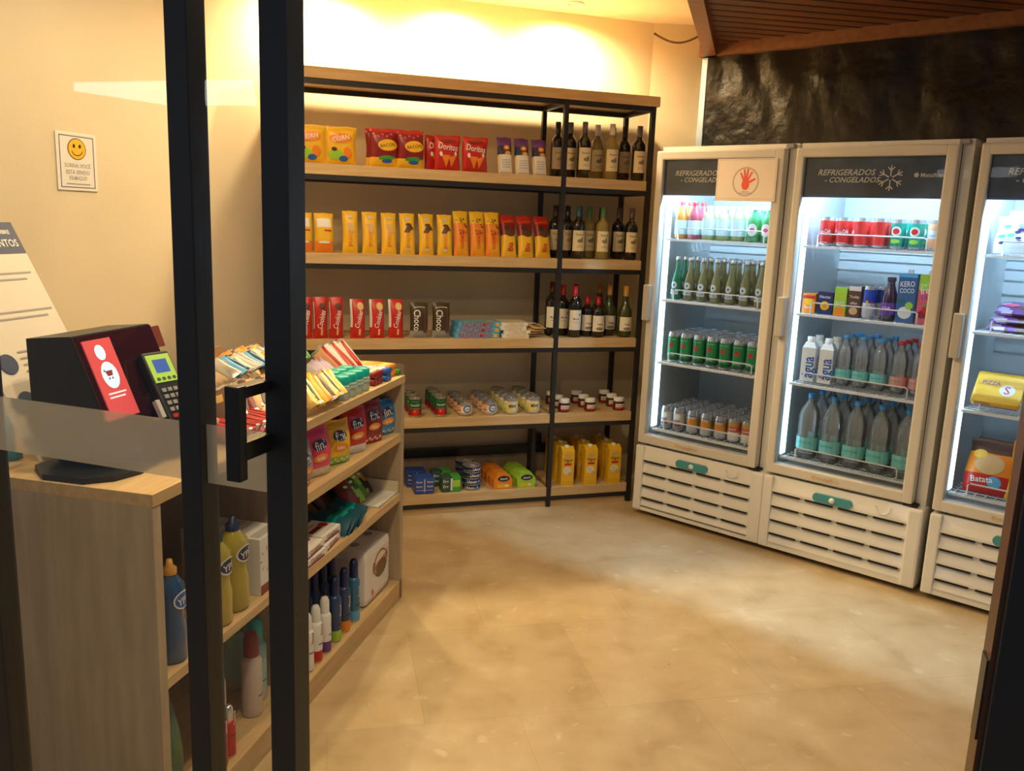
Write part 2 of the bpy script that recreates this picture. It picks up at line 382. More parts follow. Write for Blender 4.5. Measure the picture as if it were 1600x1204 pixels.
LPOS = [(RK, .43, .20, 'downlight in the ceiling above the wine end of the rack', 95, WARM),
        (RK, 1.06, .20, 'downlight in the ceiling above the middle of the rack', 95, WARM),
        (RK, 1.72, .20, 'downlight in the ceiling above the left end of the rack', 95, WARM),
        (CN, .30, .28, 'downlight in the ceiling above the far end of the counter', 46, WARM2),
        (CN, 1.15, .30, 'downlight in the ceiling above the checkout end of the counter', 34, WARM2),
        (CN, .95, -.62, 'downlight in the ceiling above the open middle of the floor', 52, WARM2),
        (CN, 2.05, -.75, 'downlight in the ceiling just inside the glass door', 52, WARM2)]
for fr, a, b, lab, pw, colr in LPOS:
    DL.put(fr, a, b, CEIL-.001, lab)
    spot('downlight_beam', fr.P(a, b, CEIL-.02), pw, colr, 165, .7, .03)

# =================================================================== WALL RACK (local x = -a)
rack = empty('shelf_rack'); rack.location = RK.o; rack.rotation_euler = (0, 0, RK.rz)
rack['label'] = 'tall light wood and black steel shelf rack along the back wall'; rack['category'] = 'shelf rack'
RL, RC, RD = 1.93, .517, .365                                      # length, centre post, depth
def rp(name, *bx, m=steel, bev=.0015): return obj(name, MB().box(*bx, m, bev), rack)
rp('top_board', -RL, .02, -.005, RD+.005, 2.237, 2.290, m=wood)
ZS = [1.8425, 1.410, .974, .5456, .1152]
for k, z in enumerate(ZS):
    t = .052
    rp('shelf_board', -RL, -RC-.014, -.002, RD, z-t, z, m=wood); rp('shelf_board', -RC+.014, -.03, -.002, RD, z-t, z, m=wood)
for z in [2.237]+[q-.052 for q in ZS]:
    rp('front_rail', -RL, 0, 0, .025, z-.026, z); rp('back_rail', -RL, 0, RD-.025, RD, z-.026, z)
    for x in (-RC-.0125, -.025): rp('side_rail', x, x+.025, .025, RD-.025, z-.026, z)
for x in (-.025, -RC-.0125, -RL):
    for y in (-.004, RD-.025): rp('post', x, x+.025, y, y+.027, 0, 2.24)
rp('post', -RC-.075, -RC-.052, .11, .13, .115, .49)
rp('plinth', -RL, -.03, .012, .03, 0, .038, m=wood)
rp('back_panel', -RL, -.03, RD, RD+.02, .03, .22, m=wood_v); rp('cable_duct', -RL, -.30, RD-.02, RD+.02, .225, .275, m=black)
obj('socket_box', MB().box(-.50, -.44, RD, RD+.05, .26, .34, black, .004), rack)

# =================================================================== COOLERS (local x = a)
def build_cooler():
    f = empty('glass_door_cooler')
    W, D, T = .745, .63, 2.015
    mb = MB().box(0, .035, .06, D, .03, T, white_enamel).box(.700, W, .06, D, .03, T, white_enamel).box(.035, .70, D-.03, D, .03, T, white_enamel)
    mb.box(.035, .70, .06, D-.03, T-.05, T, white_enamel).box(.035, .70, .06, D-.03, .03, .44, white_enamel)
    obj('cabinet', mb, f)
    mb = MB(); x0, x1, y0, y1, z0, z1 = .037, .698, .062, D-.032, .442, T-.052
    mb.add([(x, y, z) for x in (x0, x1) for y in (y0, y1) for z in (z0, z1)], [(0, 1, 3, 2), (4, 6, 7, 5), (2, 3, 7, 6), (0, 2, 6, 4), (1, 5, 7, 3)], liner)
    obj('liner', mb, f)
    for z in SHZ:
        mb = MB().box(.04, .695, .075, .085, z-.014, z-.003, white)
        for y in [.11+.045*i for i in range(11)]: mb.box(.04, .695, y, y+.004, z-.008, z-.004, white)
        for x in [.06+.04*i for i in range(16)]: mb.box(x, x+.003, .085, .59, z-.004, z-.001, white)
        s_ = obj('wire_shelf', mb, f)
        obj('shelf_rail', MB().tube([(.115, .078, z-.005), (.115, .074, z+.048), (.125, .074, z+.055), (.59, .074, z+.055), (.60, .074, z+.048), (.60, .078, z-.005)], .0035, white, 6), s_)
    led = mat('cooler_led', (.46, .73, 1.0), emit=LED)
    obj('lamp_strip', MB().box(.05, .69, .095, .105, 1.899, 1.906, led), f); obj('lamp_channel', MB().box(.04, .695, .085, .105, 1.907, 1.962, white), f)
    obj('lamp_strip', MB().box(.0375, .044, .070, .120, .50, 1.74, mat('cooler_led_side', (.56, .82, 1.0), emit=4.2)), f)
    # door
    gk = MB()
    for g in ((0, .036, .414, 1.99), (.656, .70, .414, 1.99), (.03, .66, 1.951, 1.99), (.03, .66, .414, .458)): gk.box(g[0], g[1], .0545, .0615, g[2], g[3], gap)
    obj('door_seal', gk, f)
    d = obj('door', MB().box(0, .040, 0, .055, .414, 1.99, door_pvc, .008).box(.652, .70, 0, .055, .414, 1.99, door_pvc, .008)
            .box(.03, .66, 0, .055, 1.945, 1.99, door_pvc, .008).box(.03, .66, 0, .055, .414, .466, door_pvc, .008), f)
    obj('glass_pane', MB().add([(.036, .022, .46), (.656, .022, .46), (.656, .022, 1.95), (.036, .022, 1.95)], [(0, 1, 2, 3)], glasspane), d)
    hp = MB().box(.036, .656, .026, .032, 1.765, 1.95, noisy('header_print', [(.35, (.06, .085, .14)), (.65, (.13, .18, .28))], noise=4, rough=.25))
    P = [('t', white, 'REFRIGERADOS', .235, 1.878, .255, 0, .25), ('t', white, '- CONGELADOS', .262, 1.845, .245, 0, .25), ('t', white, 'Metalfrio', .60, 1.865, .09, 0), ('e', white, .537, 1.865, .010, .010)]
    cx, cz = .405+.025, 1.852
    for k in range(6):                                             # snowflake
        an = k*pi/3+pi/6; u = (cos(an), sin(an)); v = (-u[1], u[0])
        def q(r, s): return (cx+u[0]*r+v[0]*s, cz+u[1]*r+v[1]*s)
        P.append(('p', white, [q(.008, -.0025), q(.055, -.0025), q(.055, .0025), q(.008, .0025)]))
        for s in (-1, 1): P.append(('p', white, [q(.030, 0), q(.046, s*.016), q(.050, s*.013), q(.036, 0)]))
    hp.print_(P, flat(.026), .0003); obj('header_panel', hp, d)
    obj('handle', MB().box(-.012, .028, -.030, .004, 1.10, 1.292, mat('handle_pvc', (.50, .47, .43), .4), .006), d)
    obj('logo', MB().print_([('e', tan, .245, .440, .009, .009), ('t', tan, 'metalfrio', .315, .440, .11, 0)], flat(-.001)), d)
    # base grille: louvred plastic front
    mb = MB().box(0, .05, -.012, .08, .028, .40, white_enamel, .008).box(.69, W+.012, -.012, .10, .028, .40, white_enamel, .012)
    mb.box(.04, .70, -.006, .03, .028, .060, white_enamel, .003)
    zz = [.40, .318, .246, .174, .102]
    for i, z in enumerate(zz):
        zb = ([.318, .246, .174, .102, .045][i])+.0
        mb.prism([(.012, z), (-.006, zb+.016), (-.006, zb+.004), (.03, zb+.004), (.03, z)], white_enamel, .045, .695, 'x')
    g = obj('base_grille', mb, f)
    for i, z in enumerate([.312, .240, .168, .098]):
        for j in range(4):
            x = .055+j*.163
            obj('vent_slot', MB().box(x, x+.135, -.0068, .005, z+.000, z+.010, gap), g)
    c = 'control_badge'; pts = []
    for k in range(24):
        an = 2*pi*k/24; pts.append((.35+(.075 if cos(an) > 0 else -.075)+.020*cos(an), .347+.021*sin(an)))
    bd = obj(c, MB().prism(pts, mat('badge_teal', (.06, .30, .36), .35), -.012, .004), f)
    obj('knob', MB().lathe([(.014, -.012), (.013, -.018), (.0001, -.018)], white, 16, (.35, 0, .347), axis='y'), bd)
    obj('hook', MB().tube([(.585+.032*cos(t), -.012, .372+.030*sin(t)) for t in [pi*(.95+1.2*i/10) for i in range(11)]], .003, white, 6), f)
    obj('hinge', MB().box(.66, .72, .005, .06, .402, .412, gap, .002), f); obj('hinge_cap', MB().box(.69, .73, .03, .07, 1.992, 2.012, grey, .003), f)
    for x in (.06, .68): obj('foot', MB().lathe([(.02, 0), (.02, .035)], black, 12, (x, .12, 0)), f).name = 'foot'
    for x in (.06, .68): obj('foot', MB().lathe([(.02, 0), (.02, .035)], black, 12, (x, .60, 0)), f)
    return f
LED = 600
SHZ = [1.543, 1.216, .872, .492]
cooler = Kind(build_cooler(), 'cooler', 'glass-door coolers')
AF = [0, .757, 1.541]
cooler.put(FG, AF[0], 0, 0, 'white glass-door cooler next to the wall rack, full of beer, with a hand sign')
f2 = cooler.put(FG, AF[1], 0, 0, 'white glass-door cooler in the middle holding soda cans and water')
cooler.put(FG, AF[2], 0, 0, 'white glass-door cooler cut off by the right door jamb')

# hand sign stuck on the first cooler door
mb = MB().box(-.157, .157, 0, .0025, -.102, .102, mat('sign_card', (.86, .74, .64), .5))
P = [('r', grey, -.151, .151, -.090, -.089), ('r', grey, -.151, .151, .095, .096), ('r', grey, -.151, -.150, -.090, .096), ('r', grey, .150, .151, -.090, .096)]
hx = -.0
def ringp(cx, cz, r0, r1, m, sx=1, n=32):
    out = []
    for k in range(n):
        a, b = 2*pi*k/n, 2*pi*(k+1)/n
        out.append(('p', m, [(cx+r0*cos(a)*sx, cz+r0*sin(a)), (cx+r0*cos(b)*sx, cz+r0*sin(b)), (cx+r1*cos(b)*sx, cz+r1*sin(b)), (cx+r1*cos(a)*sx, cz+r1*sin(a))]))
    return out
P2 = [('e', mat('hand_red', (.80, .10, .05), .5), hx, -.022, .021, .026)]
for an, ln, wd in ((R(118), .050, .0055), (R(98), .060, .006), (R(82), .062, .006), (R(62), .056, .0055), (R(28), .045, .0065)):
    u = (cos(an), sin(an)); v = (-u[1]*wd, u[0]*wd); o_ = (hx+u[0]*.008, -.020+u[1]*.008)
    P2.append(('p', MATS['hand_red'], [(o_[0]-v[0], o_[1]-v[1]), (o_[0]+u[0]*ln-v[0]*.8, o_[1]+u[1]*ln-v[1]*.8), (o_[0]+u[0]*(ln+.006), o_[1]+u[1]*(ln+.006)), (o_[0]+u[0]*ln+v[0]*.8, o_[1]+u[1]*ln+v[1]*.8), (o_[0]+v[0], o_[1]+v[1])]))
P2 += [('r', grey, -.020, .020, -.0565, -.054), ('r', grey, -.032, .032, -.064, -.061)]
mb.print_(P, flat(0), .0002); mb.print_(ringp(hx, -.008, .062, .070, mat('ring_tan', (.55, .42, .36), .5)), flat(0), .00002); mb.print_(P2, flat(0), .0001)
Kind(obj('warning_sign', mb), 'sign').put(FG, .516, -.006, 1.842, 'pink sign with a red open hand stuck on the left cooler door')

# =================================================================== COUNTER (local x = -a)
CT = .97; CB = .80; CL = 1.6245
ct = empty('counter'); ct.location = CN.o; ct.rotation_euler = (0, 0, CN.rz)
ct['label'] = 'pale wood checkout counter with open shelves of goods facing the room'; ct['category'] = 'counter'
def cp(name, a0, a1, b0, b1, z0, z1, m=wood, bev=.001): return obj(name, MB().box(-a1, -a0, b0, b1, z0, z1, m, bev), ct)
cp('counter_top', 0, CL, 0, CB, CT-.030, CT, wood)
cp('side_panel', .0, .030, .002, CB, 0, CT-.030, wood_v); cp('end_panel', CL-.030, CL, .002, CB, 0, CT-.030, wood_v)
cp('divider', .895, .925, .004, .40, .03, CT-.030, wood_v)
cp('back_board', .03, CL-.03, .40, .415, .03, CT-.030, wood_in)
cp('shelf', .03, .895, .004, .40, .697, .732); cp('shelf', .03, .895, .004, .40, .442, .476)
cp('shelf', .925, CL-.03, .004, .40, .470, .497); cp('bottom_shelf', .03, CL-.03, .004, .40, .055, .085); cp('plinth', .0, CL, .002, .02, 0, .083)
lip = clear('acrylic', (.93, .95, .93), .25, .06)
obj('acrylic_rim', MB().box(-.006, -.001, .005, .30, CT, CT+.045, lip), ct)

# =================================================================== GLASS DOOR (local x = a)
dr = empty('door_1'); dr.location = DR.o; dr.rotation_euler = (0, 0, DR.rz); dr['kind'] = 'structure'
DH = 2.6
def post(name, x0, x1, y0, y1, m=alu, z0=0, z1=DH): return obj(name, MB().box(x0, x1, y0, y1, z0, z1, m, .002), dr)
post('stile', -.031, .016, 0, .047); post('stile', -.199, -.158, 0, .045); post('stile', -.72, -.633, 0, .045)
post('jamb', 1.028, 1.25, 0, .06); obj('jamb_strip', MB().box(1.022, 1.029, .01, .05, 0, DH, brown).box(1.019, 1.028, .012, .04, .98, 1.09, black), dr)
for x0, x1 in ((-.633, -.199), (-.158, -.031)):
    g = obj('glass_pane', MB().add([(x0, .02, .05), (x1, .02, .05), (x1, .02, DH-.06), (x0, .02, DH-.06)], [(0, 1, 2, 3)], clear('entrance_glass', (.93, .94, .95), .34)), dr)
    obj('frosted_band', MB().add([(x0, .017, 1.158), (x1, .017, 1.158), (x1, .017, 1.2595), (x0, .017, 1.2595)], [(0, 1, 2, 3)], None), g)
post('door_rail', -.633, -.031, .005, .04, z0=0, z1=.05); post('door_rail', -.633, -.031, .005, .04, z0=DH-.06, z1=DH)
mb = MB().box(-.063, -.038, -.072, -.060, 1.228, 1.357, black, .002)
mb.box(-.060, -.042, -.062, .0, 1.337, 1.352, black, .002).box(-.060, -.042, -.062, .0, 1.246, 1.268, black, .002)
h = obj('handle', MB().box(-.045, -.020, -.082, -.062, 1.205, 1.352, black, .002).box(-.045, -.020, -.070, .002, 1.332, 1.350, black, .002).box(-.045, -.020, -.070, .002, 1.235, 1.264, black, .002), dr)

# frosted film: rough transmission, part diffuse
fm = bpy.data.materials.new('frosted_film'); fm.use_nodes = True; N = fm.node_tree; N.nodes.clear()
out = nd(fm, 'ShaderNodeOutputMaterial'); rf = nd(fm, 'ShaderNodeBsdfRefraction'); rf.inputs['Roughness'].default_value = .42; rf.inputs['IOR'].default_value = 1.02; rf.inputs[0].default_value = (.8, .8, .8, 1)
df = nd(fm, 'ShaderNodeBsdfDiffuse'); df.inputs[0].default_value = (.42, .43, .44, 1); tl = nd(fm, 'ShaderNodeBsdfTranslucent'); tl.inputs[0].default_value = (.50, .50, .49, 1)
a1 = nd(fm, 'ShaderNodeMixShader'); a1.inputs[0].default_value = .55; a2 = nd(fm, 'ShaderNodeMixShader'); a2.inputs[0].default_value = .55
N.links.new(df.outputs[0], a1.inputs[1]); N.links.new(tl.outputs[0], a1.inputs[2]); N.links.new(rf.outputs[0], a2.inputs[1]); N.links.new(a1.outputs[0], a2.inputs[2]); N.links.new(a2.outputs[0], out.inputs[0])
for o in bpy.data.objects:
    if o.name.startswith('frosted_band'): o.data.materials.clear(); o.data.materials.append(fm)

# =================================================================== GOODS ON THE RACK
def row(kind, fr, xs, b, z, labs, **k):
    for i, x in enumerate(xs): kind.put(fr, x, b, z, labs(i) if callable(labs) else labs[i], **k)
rn = random.Random(3)
# --- snack bags, top shelf
yb = obj('snack_bag', bag(.150, .185, .055, yellow, [('e', orange, 0, .128, .058, .024), ('t', white, 'CORN', 0, .128, .085, .2), ('e', lime, -.028, .048, .040, .026), ('e', orange, .030, .060, .022, .026), ('e', blue, .008, .030, .022, .014), ('e', brown, -.035, .075, .014, .010)], seed=2))
K = Kind(yb, 'snack bag', 'yellow snack bags on the top shelf')
K.put(RK, 1.681, .07, ZS[0], 'yellow snack bag on the top rack shelf, the right one of two')
K.put(RK, 1.832, .07, ZS[0], 'yellow snack bag on the top rack shelf, half hidden by the door stile')
def rdes(u, v): return yellow if v < .22+.05*sin(9*u) else dred if v < .9 else red
rb = obj('snack_bag', bag(.140, .188, .055, rdes, [('e', yellow, .016, .108, .050, .028), ('t', brown, 'BACON', .016, .108, .078, .12), ('e', green, .012, .046, .040, .012), ('e', blue, .016, .030, .026, .010)]+[('e', pink, -.05+.022*i, .160-.010*(i % 2), .006, .005) for i in range(5)], seed=5))
K = Kind(rb, 'snack bag', 'dark red snack bags with yellow ovals')
K.put(RK, 1.335, .06, ZS[0], 'dark red snack bag with yellow oval, right of its pair')
K.put(RK, 1.470, .06, ZS[0], 'dark red snack bag with yellow oval, left of its pair')
K.put(RK, 1.482, .13, ZS[0], 'dark red snack bag tucked behind the left dark red one', rz=.15)
db = obj('snack_bag', bag(.135, .175, .05, lambda u, v: red, [('t', white, 'Doritos', .004, .118, .104, -.12, 0, 1.3), ('p', orange, [(-.034, .078), (.012, .078), (-.010, .016)]), ('p', orange, [(.006, .068), (.050, .078), (.016, .018)]), ('e', dred, 0, .150, .040, .010), ('e', white, -.035, .082, .008, .012), ('e', white, .043, .085, .007, .011)], seed=9))
K = Kind(db, 'tortilla chip bag', 'bright red tortilla chip bags')
K.put(RK, 1.144, .055, ZS[0], 'bright red tortilla chip bag, left of the front pair')
K.put(RK, .997, .055, ZS[0], 'bright red tortilla chip bag, right of the front pair')
K.put(RK, 1.185, .12, ZS[0], 'bright red tortilla chip bag poking out behind the pair', rz=.2)
# --- toast packs
def tdes(u, v): return cream if v < .50 else purple if v > .76 else brown if u > .3 else navy
tp = obj('toast_pack', bag(.078, .198, .05, tdes, [('r', white, -.030, .032, .010, .098), ('e', orange, .004, .135, .017, .013), ('e', cream, .004, .135, .008, .006), ('e', tan, .012, .106, .016, .010)]+[('r', grey, -.022, .024, .03+.012*i, .033+.012*i) for i in range(4)], pw=.3, seed=4, crimp=.04))
K = Kind(tp, 'toast pack', 'toast packs beside the wine')
for i, x in enumerate((.823, .728, .630)): K.put(RK, x, .065, ZS[0], 'toast pack, purple top and white foot, %s from the left' % ORD[i], rx=-R(16))
# --- wine bottles
def wine(glassm, capm, labm, h=.295, r=.037, white_cap=False, burg=False, prints=()):
    sh = .60 if burg else .64
    prof = [(.0001, .006), (r*.8, .0), (r, .006), (r, h*(.44 if burg else sh-.02)), (r*.93, h*(.52 if burg else sh+.03)), (r*.6, h*(.62 if burg else sh+.09)), (.0145, h*.76), (.0138, h*.985), (.0001, h*.985)]
    o = obj('wine_bottle', MB().lathe(prof, glassm, 20))
    lh = (h*.13, h*.40) if burg else (h*.15, h*.54)
    lb = MB(); n = 12; w_ = r*2.3
    lb.print_([('r', labm, -w_/2, w_/2, *lh)]+list(prints), cyl(r)); obj('label', lb, o)
    obj('capsule', MB().lathe([(.0150, h*.80), (.0150, h), (.0001, h)], capm, 16), o)
    return o
art = [('t', brown, 'Reserva', 0, .132, .044, 0), ('e', mat('label_ink', (.28, .22, .14), .6), .002, .098, .017, .010), ('e', MATS['label_ink'], .010, .106, .006, .012), ('r', MATS['label_ink'], -.018, .018, .064, .066), ('r', MATS['label_ink'], -.014, .014, .072, .0735)]
gdark = mat('dark_bottle_glass', (.012, .010, .008), .08, coat=.5); gamber = mat('straw_wine_glass', (.30, .22, .06), .08, coat=.5); ggreen = mat('olive_bottle_glass', (.05, .06, .015), .08, coat=.5)
labc = mat('cream_label', (.86, .74, .46), .6); labg = mat('buff_label', (.50, .40, .25), .6); labw = mat('white_label', (.86, .80, .66), .6)
G = 'wine bottles on the rack'
def wk(*a, **k): return Kind(wine(*a, **k), 'wine bottle', G)
capgrey = mat('grey_foil', (.16, .14, .15), .35); capwhite = mat('white_foil', (.86, .80, .76), .4)
A_ = wk(gdark, capgrey, labc, prints=art); B_ = wk(gamber, capwhite, labc, prints=art); C_ = wk(gdark, mat('black_foil', (.015, .013, .014), .3), labg, prints=art)
z = ZS[0]; T_ = ' on the top rack shelf'
A_.put(RK, .384, .06, z, 'wine bottle with cream label and grey cap'+T_+', front row')
B_.put(RK, .223, .06, z, 'pale wine bottle with white cap'+T_+', front row')
A_.put(RK, .059, .06, z, 'dark wine bottle with cream label'+T_+', nearest the cooler')
C_.put(RK, .505, .15, z, 'dark wine bottle left of the centre post'+T_)
A_.put(RK, .440, .13, z, 'wine bottle half hidden by the centre post'+T_)
B_.put(RK, .272, .15, z, 'pale wine bottle with white cap'+T_+', second row')
C_.put(RK, .106, .15, z, 'dark wine bottle with buff label'+T_+', second row')
C_.put(RK, .140, .235, z, 'dark wine bottle'+T_+', rear row behind the white cap')
# --- second shelf wine
D_ = wk(gdark, mat('teal_foil', (.03, .10, .12), .35), labc, h=.285, prints=art); E_ = wk(gamber, mat('green_foil', (.08, .20, .06), .35), labc, h=.285, prints=art)
F_ = wk(gdark, mat('mauve_foil', (.10, .05, .07), .35), labc, h=.285, prints=art); G_ = wk(gdark, MATS['black_foil'], labg, h=.285, prints=art)
z = ZS[1]; T_ = ' on the second rack shelf'
D_.put(RK, .395, .06, z, 'wine bottle with dark teal cap'+T_+', front row')
E_.put(RK, .250, .06, z, 'pale wine bottle with green cap'+T_+', front row')
F_.put(RK, .075, .06, z, 'wine bottle with mauve cap'+T_+', front row')
G_.put(RK, .500, .14, z, 'dark wine bottle left of the centre post'+T_)
G_.put(RK, .432, .13, z, 'wine bottle half hidden by the centre post'+T_)
E_.put(RK, .295, .15, z, 'pale wine bottle with green cap'+T_+', second row')
D_.put(RK, .350, .16, z, 'wine bottle with teal cap'+T_+', second row')
G_.put(RK, .190, .22, z, 'dark wine bottle'+T_+', second row behind the pale one')
F_.put(RK, .118, .14, z, 'wine bottle with mauve cap'+T_+', second row')
# --- third shelf wine
rcap = mat('red_foil', (.42, .01, .015), .35); ocap = mat('amber_foil', (.62, .30, .05), .35); wcap = mat('wine_foil', (.10, .008, .012), .35)
art2 = [('t', brown, 'Merlot', 0, .105, .038, 0), ('r', MATS['label_ink'], -.02, .02, .085, .0865), ('e', MATS['label_ink'], .018, .128, .007, .007)]
art3 = [('t', brown, 'Valle', 0, .075, .034, 0), ('e', MATS['label_ink'], 0, .050, .022, .009)]
H_ = wk(gdark, rcap, labw, h=.285, prints=art2); I_ = wk(gdark, rcap, labw, h=.228, r=.038, prints=art3); J_ = wk(ggreen, ocap, labw, h=.290, r=.040, burg=True, prints=art3); K_ = wk(gdark, wcap, labw, h=.30, prints=art2)
z = ZS[2]; T_ = ' on the third rack shelf'
H_.put(RK, .391, .06, z, 'wine bottle with red cap and white label'+T_+', tallest in front')
I_.put(RK, .250, .055, z, 'short wine bottle with bright red cap'+T_+', front row')
J_.put(RK, .083, .055, z, 'wine bottle with amber cap'+T_+', front row')
K_.put(RK, .495, .15, z, 'dark wine bottle left of the centre post'+T_)
H_.put(RK, .436, .13, z, 'wine bottle half hidden by the centre post'+T_)
H_.put(RK, .335, .19, z, 'wine bottle with red cap'+T_+', second row, left')
I_.put(RK, .300, .095, z, 'short wine bottle with red cap'+T_+', second row')
J_.put(RK, .150, .13, z, 'wine bottle with amber cap'+T_+', second row')
J_.put(RK, .165, .24, z, 'dark wine bottle with amber cap'+T_+', third row')
# --- biscuit packs, second shelf
def bisc(w, h, d, des, prints, seed=1): return obj('biscuit_pack', bag(w, h, d, des, prints, pw=.28, crimp=.05, seed=seed, nx=8, nz=14, wob=.35))
base = [('t', orange, 'WAFER', .0, .078, .085, pi/2, 0, 1.1), ('r', red, -.006, .014, .034, .036)]
k1 = Kind(bisc(.094, .195, .05, lambda u, v: white if .62 < v < .86 and .15 < u < .85 else yellow if v > .3 else orange, [('r', red, .0, .035, .105, .112), ('e', white, 0, .05, .03, .006), ('t', orange, 'LEITE', 0, .03, .06, 0)]), 'biscuit pack', 'biscuit packs on the second shelf')
k1.put(RK, 1.766, .06, ZS[1], 'wide yellow biscuit pack with white picture on the second shelf', rx=-R(5))
k1.put(RK, 1.870, .06, ZS[1], 'wide yellow biscuit pack cut off by the door stile, second shelf', rx=-R(5))
k2 = Kind(bisc(.076, .212, .045, lambda u, v: yellow, base+[('p', tan, [(-.018, .148), (.010, .148), (.022, .105), (-.004, .105)]), ('e', lgrey, 0, .180, .012, .008)]), 'biscuit pack', 'biscuit packs on the second shelf')
for i, x in enumerate((1.635, 1.535, 1.437)): k2.put(RK, x, .055, ZS[1], 'slim yellow biscuit pack with tan wafer, %s of three' % ORD[i], rx=-R(8+2*i), rz=rn.uniform(-.05, .05))
k3 = Kind(bisc(.078, .214, .045, lambda u, v: yellow, base+[('p', brown, [(-.022, .112), (.004, .108), (.026, .138), (.030, .124), (.016, .158), (-.006, .158), (-.012, .150), (-.002, .146)]), ('e', lgrey, 0, .182, .012, .010), ('e', lgrey, .0, .022, .010, .008)]), 'biscuit pack', 'biscuit packs on the second shelf')
for i, x in enumerate((1.340, 1.240, 1.143)): k3.put(RK, x, .055, ZS[1], 'slim yellow biscuit pack with chocolate bar, %s of three' % ORD[i], rx=-R(12), rz=rn.uniform(-.05, .05))
spk = [('e', brown, rn.uniform(-.028, .028), rn.uniform(.11, .20), .004, .0035) for _ in range(16)]
k4 = Kind(bisc(.080, .240, .05, lambda u, v: yellow if v > .72 else orange if v > .3 or u < .3 else mat('deep_yellow', (.80, .36, .01), .35), [('t', red, 'COOKIES', .0, .085, .10, pi/2)]+spk), 'biscuit pack', 'biscuit packs on the second shelf')
for i, x in enumerate((1.052, .962, .878)): k4.put(RK, x, .055, ZS[1], 'tall orange cookie pack with dark specks, %s of three' % ORD[i], rx=-R(15))
def rdes2(u, v): return red if v > .80 else dred if v > .48+.1*u else yellow
k5 = Kind(bisc(.086, .232, .05, rdes2, [('e', brown, .006, .128, .026, .022), ('e', mat('choc', (.07, .02, .012), .4), -.010, .155, .018, .014), ('t', orange, 'CHOCO', .0, .192, .06, .15), ('t', red, 'Bis', .004, .050, .045, pi/2)]), 'biscuit pack', 'biscuit packs on the second shelf')
for i, x in enumerate((.785, .688, .590)): k5.put(RK, x, .065, ZS[1], 'red and yellow chocolate biscuit pack, %s of three' % ORD[i], rx=-R(19))
# --- third shelf packs
k6 = Kind(bisc(.072, .212, .045, red, [('e', brown, .010, .165, .016, .018), ('t', white, 'Cookies', .004, .100, .095, pi/2-.2, .2, 1.3), ('r', peach, .002, .012, .018, .055), ('r', white, -.034, -.031, .05, .19), ('e', dred, .01, .165, .007, .008)]), 'biscuit pack', 'red biscuit packs on the third shelf')
for i, x in enumerate((1.864, 1.787, 1.708)): k6.put(RK, x, .05, ZS[2], 'red biscuit pack with dark cookie, %s from the door stile' % ORD[i], rx=-R(2))
k7 = Kind(bisc(.076, .203, .045, lambda u, v: white if u < .18 and v > .3 else red, [('e', tan, .014, .165, .018, .022), ('e', mat('biscuit', (.80, .55, .22), .6), .014, .165, .015, .019), ('t', white, 'Cookies', .004, .098, .09, pi/2-.25, .2, 1.3), ('r', peach, .004, .014, .016, .048)]), 'biscuit pack', 'red biscuit packs on the third shelf')
for i, x in enumerate((1.597, 1.497, 1.398)): k7.put(RK, x, .05, ZS[2], 'red biscuit pack with golden biscuit, %s of three' % ORD[i], rx=-R(7))
k8 = Kind(bisc(.094, .188, .05, lambda u, v: mat('dark_cocoa', (.06, .035, .018), .3) if v > .18 else grey, [('t', white, 'Choco', -.014, .095, .11, -pi/2, 0, 1.25), ('r', brown, .020, .038, .03, .165), ('r', white, -.03, .03, .163, .1655)]), 'biscuit pack', 'dark brown biscuit packs')
for i, x in enumerate((1.276, 1.156)): k8.put(RK, x, .05, ZS[2], 'dark brown biscuit pack with white lettering, %s one' % ('left', 'right')[i], rx=-R(2))
# flat boxes, third shelf
pb_ = obj('biscuit_box', MB().box(-.125, .125, -.065, .065, 0, .028, sky, .002).print_([('t', red, 'PASSATEMPO', -.015, .014, .18, 0, 0, 1.2), ('r', yellow, .09, .112, .004, .024)], flat(-.065)).print_([('r', lime, -.09, .09, -.06, -.03), ('t', white, 'PASSATEMPO', 0, .01, .15, 0), ('e', yellow, .07, -.03, .02, .02)], lambda x, z, e: (x, z, .028+e)))
K = Kind(pb_, 'biscuit box', 'flat blue biscuit boxes')
for i in range(3): K.put(RK, .960-.008*i, .09+.012*i, ZS[2]+.0285*i, 'flat blue biscuit box, %s of the stack' % ('bottom', 'middle', 'top')[i], rz=.04*i)
wb = obj('nougat_box', MB().box(-.075, .075, -.07, .07, 0, .02, white, .002).print_([('t', tan, 'TORRONE', 0, .010, .10, 0, 0, 1.2)], flat(-.07)).print_([('r', cream, -.07, .07, -.06, .06), ('t', tan, 'TORRONE', 0, 0, .12, 0, 0, 1.3)], lambda x, z, e: (x, z, .02+e)))
K = Kind(wb, 'nougat box', 'flat white nougat boxes')
for i in range(4): K.put(RK, .738-.01*(i % 2)+.012*(i > 1), .085+.012*i, ZS[2]+.0205*i, 'flat white nougat box, %s' % ('bottom of the stack', 'second in the stack', 'third in the stack', 'top of the stack')[i], rz=-.12+.03*i)
sb = obj('sweet_sachet', bag(.08, .15, .014, lambda u, v: tan if v < .7 else white, [('p', brown, [(-.02, .06), (.02, .075), (.01, .09), (-.025, .08)]), ('e', gold, 0, .04, .02, .02)], seed=12))
K = Kind(sb, 'sweet sachet', 'tan and white sachets lying flat')
for i in range(4): K.put(RK, .655-.020*i, .02+.006*i, ZS[2]+.012+.012*i, 'tan and white sweet sachet, %s of the pile' % ('bottom', 'second', 'third', 'top')[i], rx=-R(84), rz=.45-.1*i)
